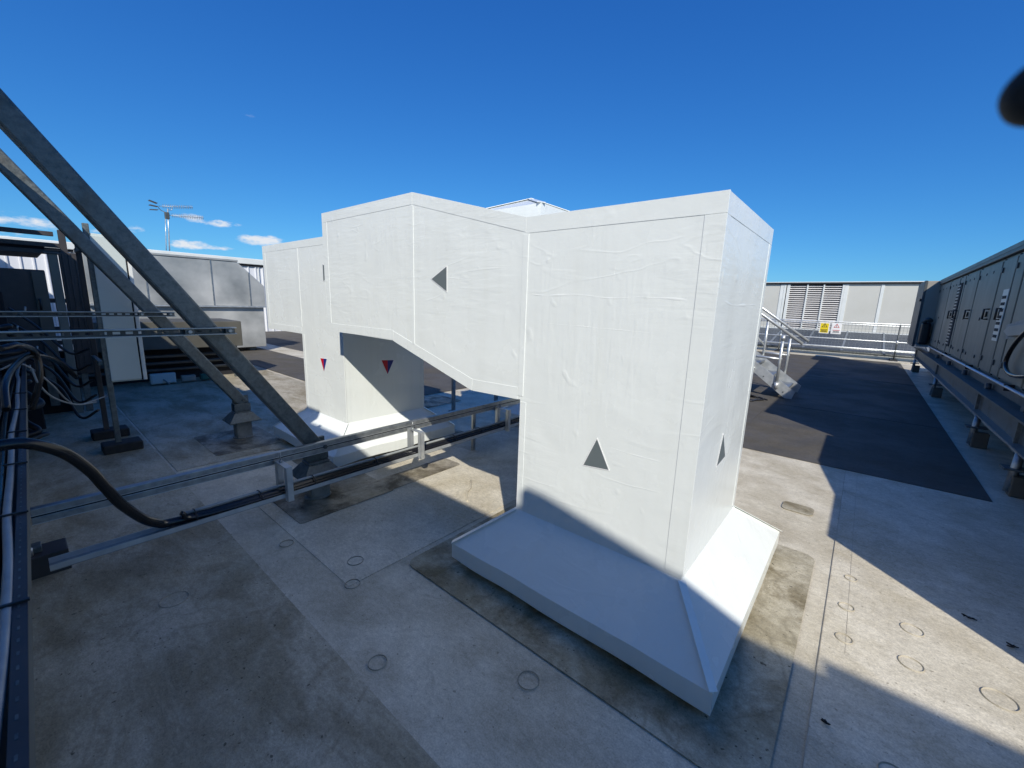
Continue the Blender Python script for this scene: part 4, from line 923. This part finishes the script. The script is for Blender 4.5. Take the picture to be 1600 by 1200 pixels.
def sign(xc, m, tri, label):
    w, h, z0 = .30, .40, .83
    y = gy-.035; t = thing('warning_sign', label, 'sign', (xc, y, z0))
    bm = bmn(); box(bm, xc-w/2, xc+w/2, y-.004, y, z0, z0+h); p = obj('plate', bm, 'signwhite', t, bevel=.002)
    bm = bmn(); box(bm, xc-w/2+.025, xc+w/2-.025, y-.0065, y-.0045, z0+.025, z0+h-.025); obj('panel', bm, m, t)
    yq = y-.007
    def tr_(r, a, b, mm):
        bm = bmn(); prism(bm, [(xc+r*math.cos(math.radians(q_)), 0, z0+h*.70+r*math.sin(math.radians(q_))) for q_ in (90, 210, 330)], (0, yq-a, 0), (0, yq-b, 0)); obj('triangle_print', bm, mm, t)
    tr_(.105, .002, 0, tri); tr_(.070, .004, .0022, m)
    bm = bmn(); box(bm, xc-.009, xc+.009, yq-.006, yq-.0042, z0+h*.68, z0+h*.80); box(bm, xc-.009, xc+.009, yq-.006, yq-.0042, z0+h*.63, z0+h*.655); obj('exclamation_print', bm, 'signblack', t)
    for zz, ww in ((.135, .105), (.095, .085), (.06, .10)):
        bm = bmn(); box(bm, xc-ww, xc+ww, yq-.002, yq, z0+zz-.010, z0+zz+.010); obj('text_line', bm, 'signblack' if m == 'yellow' or zz < .13 else 'signred', t)
sign(-1.19, 'yellow', 'signblack', 'yellow warning sign with a black triangle hung on the guardrail mesh')
sign(-.83, 'signwhite', 'signred', 'white warning sign with a red triangle hung right of the yellow one')

# ================================================================== FAR BUILDING
fb = thing('plant_building', 'long pale clad building with a slatted louvre and slate-blue lean-to roof beyond the guardrail', 'building', (0, 26, 0))
WY = 26.
bm = bmn(); box(bm, -20, 14, WY+.05, WY+6, -1, 2.98); obj('body', bm, 'void', fb)
lx0, lx1 = -3.27, -1.14
bays = [lx0, -2.53, -1.86, lx1]
edges = [-19.6, -16.9, -14.2, -11.5, -8.9, -6.3, -3.62]
pan = list(zip(edges, edges[1:]))+[(-.98, .30), (.36, 1.66), (1.72, 4.3), (4.36, 7), (7.06, 9.8), (9.86, 13.8)]
for a, b in pan:
    bm = bmn(); box(bm, a+.03, b-.03, WY-.03, WY+.05, .74, 2.98); obj('wall_panel', bm, 'clad', fb, bevel=.006)
for x in edges+[-.98+.0, .33, 1.69, 4.33, 7.03, 9.83]:
    w = .06 if x not in (-3.62, -.98) else .075
    bm = bmn(); box(bm, x-w, x+w, WY-.05, WY-.031, .74, 2.98); obj('joint_cover', bm, 'trim', fb, bevel=.004)
for a, b in ((-3.54, -3.44), (-3.40, lx0), (lx1, -1.06)):
    bm = bmn(); box(bm, a, b, WY-.06, WY+.05, .74, 2.98); obj('louvre_frame', bm, 'trim', fb, bevel=.004)
for x in bays[1:3]:
    bm = bmn(); box(bm, x-.03, x+.03, WY-.07, WY+.04, .74, 2.98); obj('mullion', bm, 'trim', fb, bevel=.004)
bm = bmn(); box(bm, lx0, lx1, WY+.03, WY+.049, .74, 2.98); obj('louvre_back', bm, 'void', fb)
sl = None
for i in range(3):
    a, b = bays[i]+(.031 if i else .001), bays[i+1]-(.031 if i < 2 else .001)
    base = None
    for k in range(21):
        z = .80+k*.103
        if base is None:
            bm = bmn(); prism(bm, [(0, WY-.055, z), (0, WY-.050, z-.006), (0, WY+.025, z+.050), (0, WY+.020, z+.056)], (a, 0, 0), (b, 0, 0)); base = obj('slat', bm, 'slat', fb)
        else:
            c = base.copy(); COL.objects.link(c); c.parent = fb; c.location = V(base.location)+V((0, 0, k*.103))
bm = bmn(); box(bm, -20, 14, WY-.12, WY+6, 3.061, 3.10); obj('parapet_cap', bm, 'trim', fb, bevel=.01)
bm = bmn(); box(bm, -20, 14, WY-.11, WY+.06, 2.985, 3.060); obj('parapet_shadow_gap', bm, 'void', fb)
bm = bmn(); prism(bm, [(0, 21.6, -.05), (0, 21.6, .04), (0, WY-.062, .735), (0, WY-.062, -.05)], (-20, 0, 0), (14, 0, 0)); rf = obj('lean_to_roof', bm, 'roofdark', fb)
x = -11.2
while x < 8:
    bm = bmn(); bar(bm, (x, 21.6, .055), (x, WY-.07, .75), .07, .03); obj('roof_rib', bm, 'rib', rf); x += 1.32
bm = bmn(); box(bm, -20, 14, WY-.10, WY-.063, .70, .78); obj('sill', bm, 'trim', fb)

# ================================================================== UNSEEN SCREEN ADDED BEHIND THE CAMERA (shaped to cast the foreground shade)
SY = -1.0; Zs = (2.1-SY)*TAN/.697
sc = thing('shade_screen', 'unseen panelled screen added behind the photographer to shade the left of the roof', 'screen', (-3, SY, 0))
x = -25.2
while x < 3.3:
    xe = min(x+1.2, 3.33)
    bm = bmn(); box(bm, x+.004, xe-.004, SY-.06, SY, .0, Zs-.05); obj('panel', bm, 'screen', sc, bevel=.004)
    x += 1.2
bm = bmn(); box(bm, -25.2, 3.34, SY-.08, SY, Zs-.049, Zs); obj('coping', bm, 'galv_dark', sc)
bm = bmn(); prism(bm, [(1.50, 0, Zs+.001), (2.38, 0, Zs+.001), (1.62, 0, Zs+.14), (1.50, 0, Zs+.145)], (0, SY-.05, 0), (0, SY-.01, 0)); obj('shadow_bump', bm, 'galv_dark', sc)  # added piece shaped to cast the raised shadow edge on the riser
bm = bmn(); box(bm, 3.345, 9, SY-.08, SY, 0, Zs+.10); obj('tall_panel', bm, 'screen', sc)
for x in (-12, -9, -6, -3, 0, 3):
    bm = bmn(); box(bm, x-.05, x+.05, SY-.2, SY-.085, 0, Zs-.1); obj('post', bm, 'galv_dark', sc)

# unidentified dark shape at the top right, made up as a rubber grip near the lens
bp_ = thing('near_dark_shape', 'unidentified blurred black shape at the top right corner, made up as a rubber grip', 'handle', tuple(cray(1625, 140)*.26+V((0, 0, H))))
c = cray(1626, 143)*.27+V((0, 0, H)); e = cray(1852, 112)*.36+V((0, 0, H))
bm = bmn(); prof = [(0, .003), (.002, .0062), (.005, .0092), (.010, .0114), (.018, .0125), (.03, .0128), (.12, .0126), (.122, .010)]
d = (e-c).normalized(); s0 = c-d*.010; s = d.cross(V((0, 0, 1))).normalized(); u = d.cross(s); rings = []
for t, r in prof: rings.append([bm.verts.new(s0+d*t+(s*math.cos(k*.2618)+u*math.sin(k*.2618))*r) for k in range(24)])
for a, b in zip(rings, rings[1:]):
    for k in range(24): f = bm.faces.new([a[k], a[(k+1) % 24], b[(k+1) % 24], b[k]]); f.smooth = True
bm.faces.new(rings[0]); bm.faces.new(rings[-1][::-1]); obj('near_dark_sleeve', bm, 'rubber', bp_)
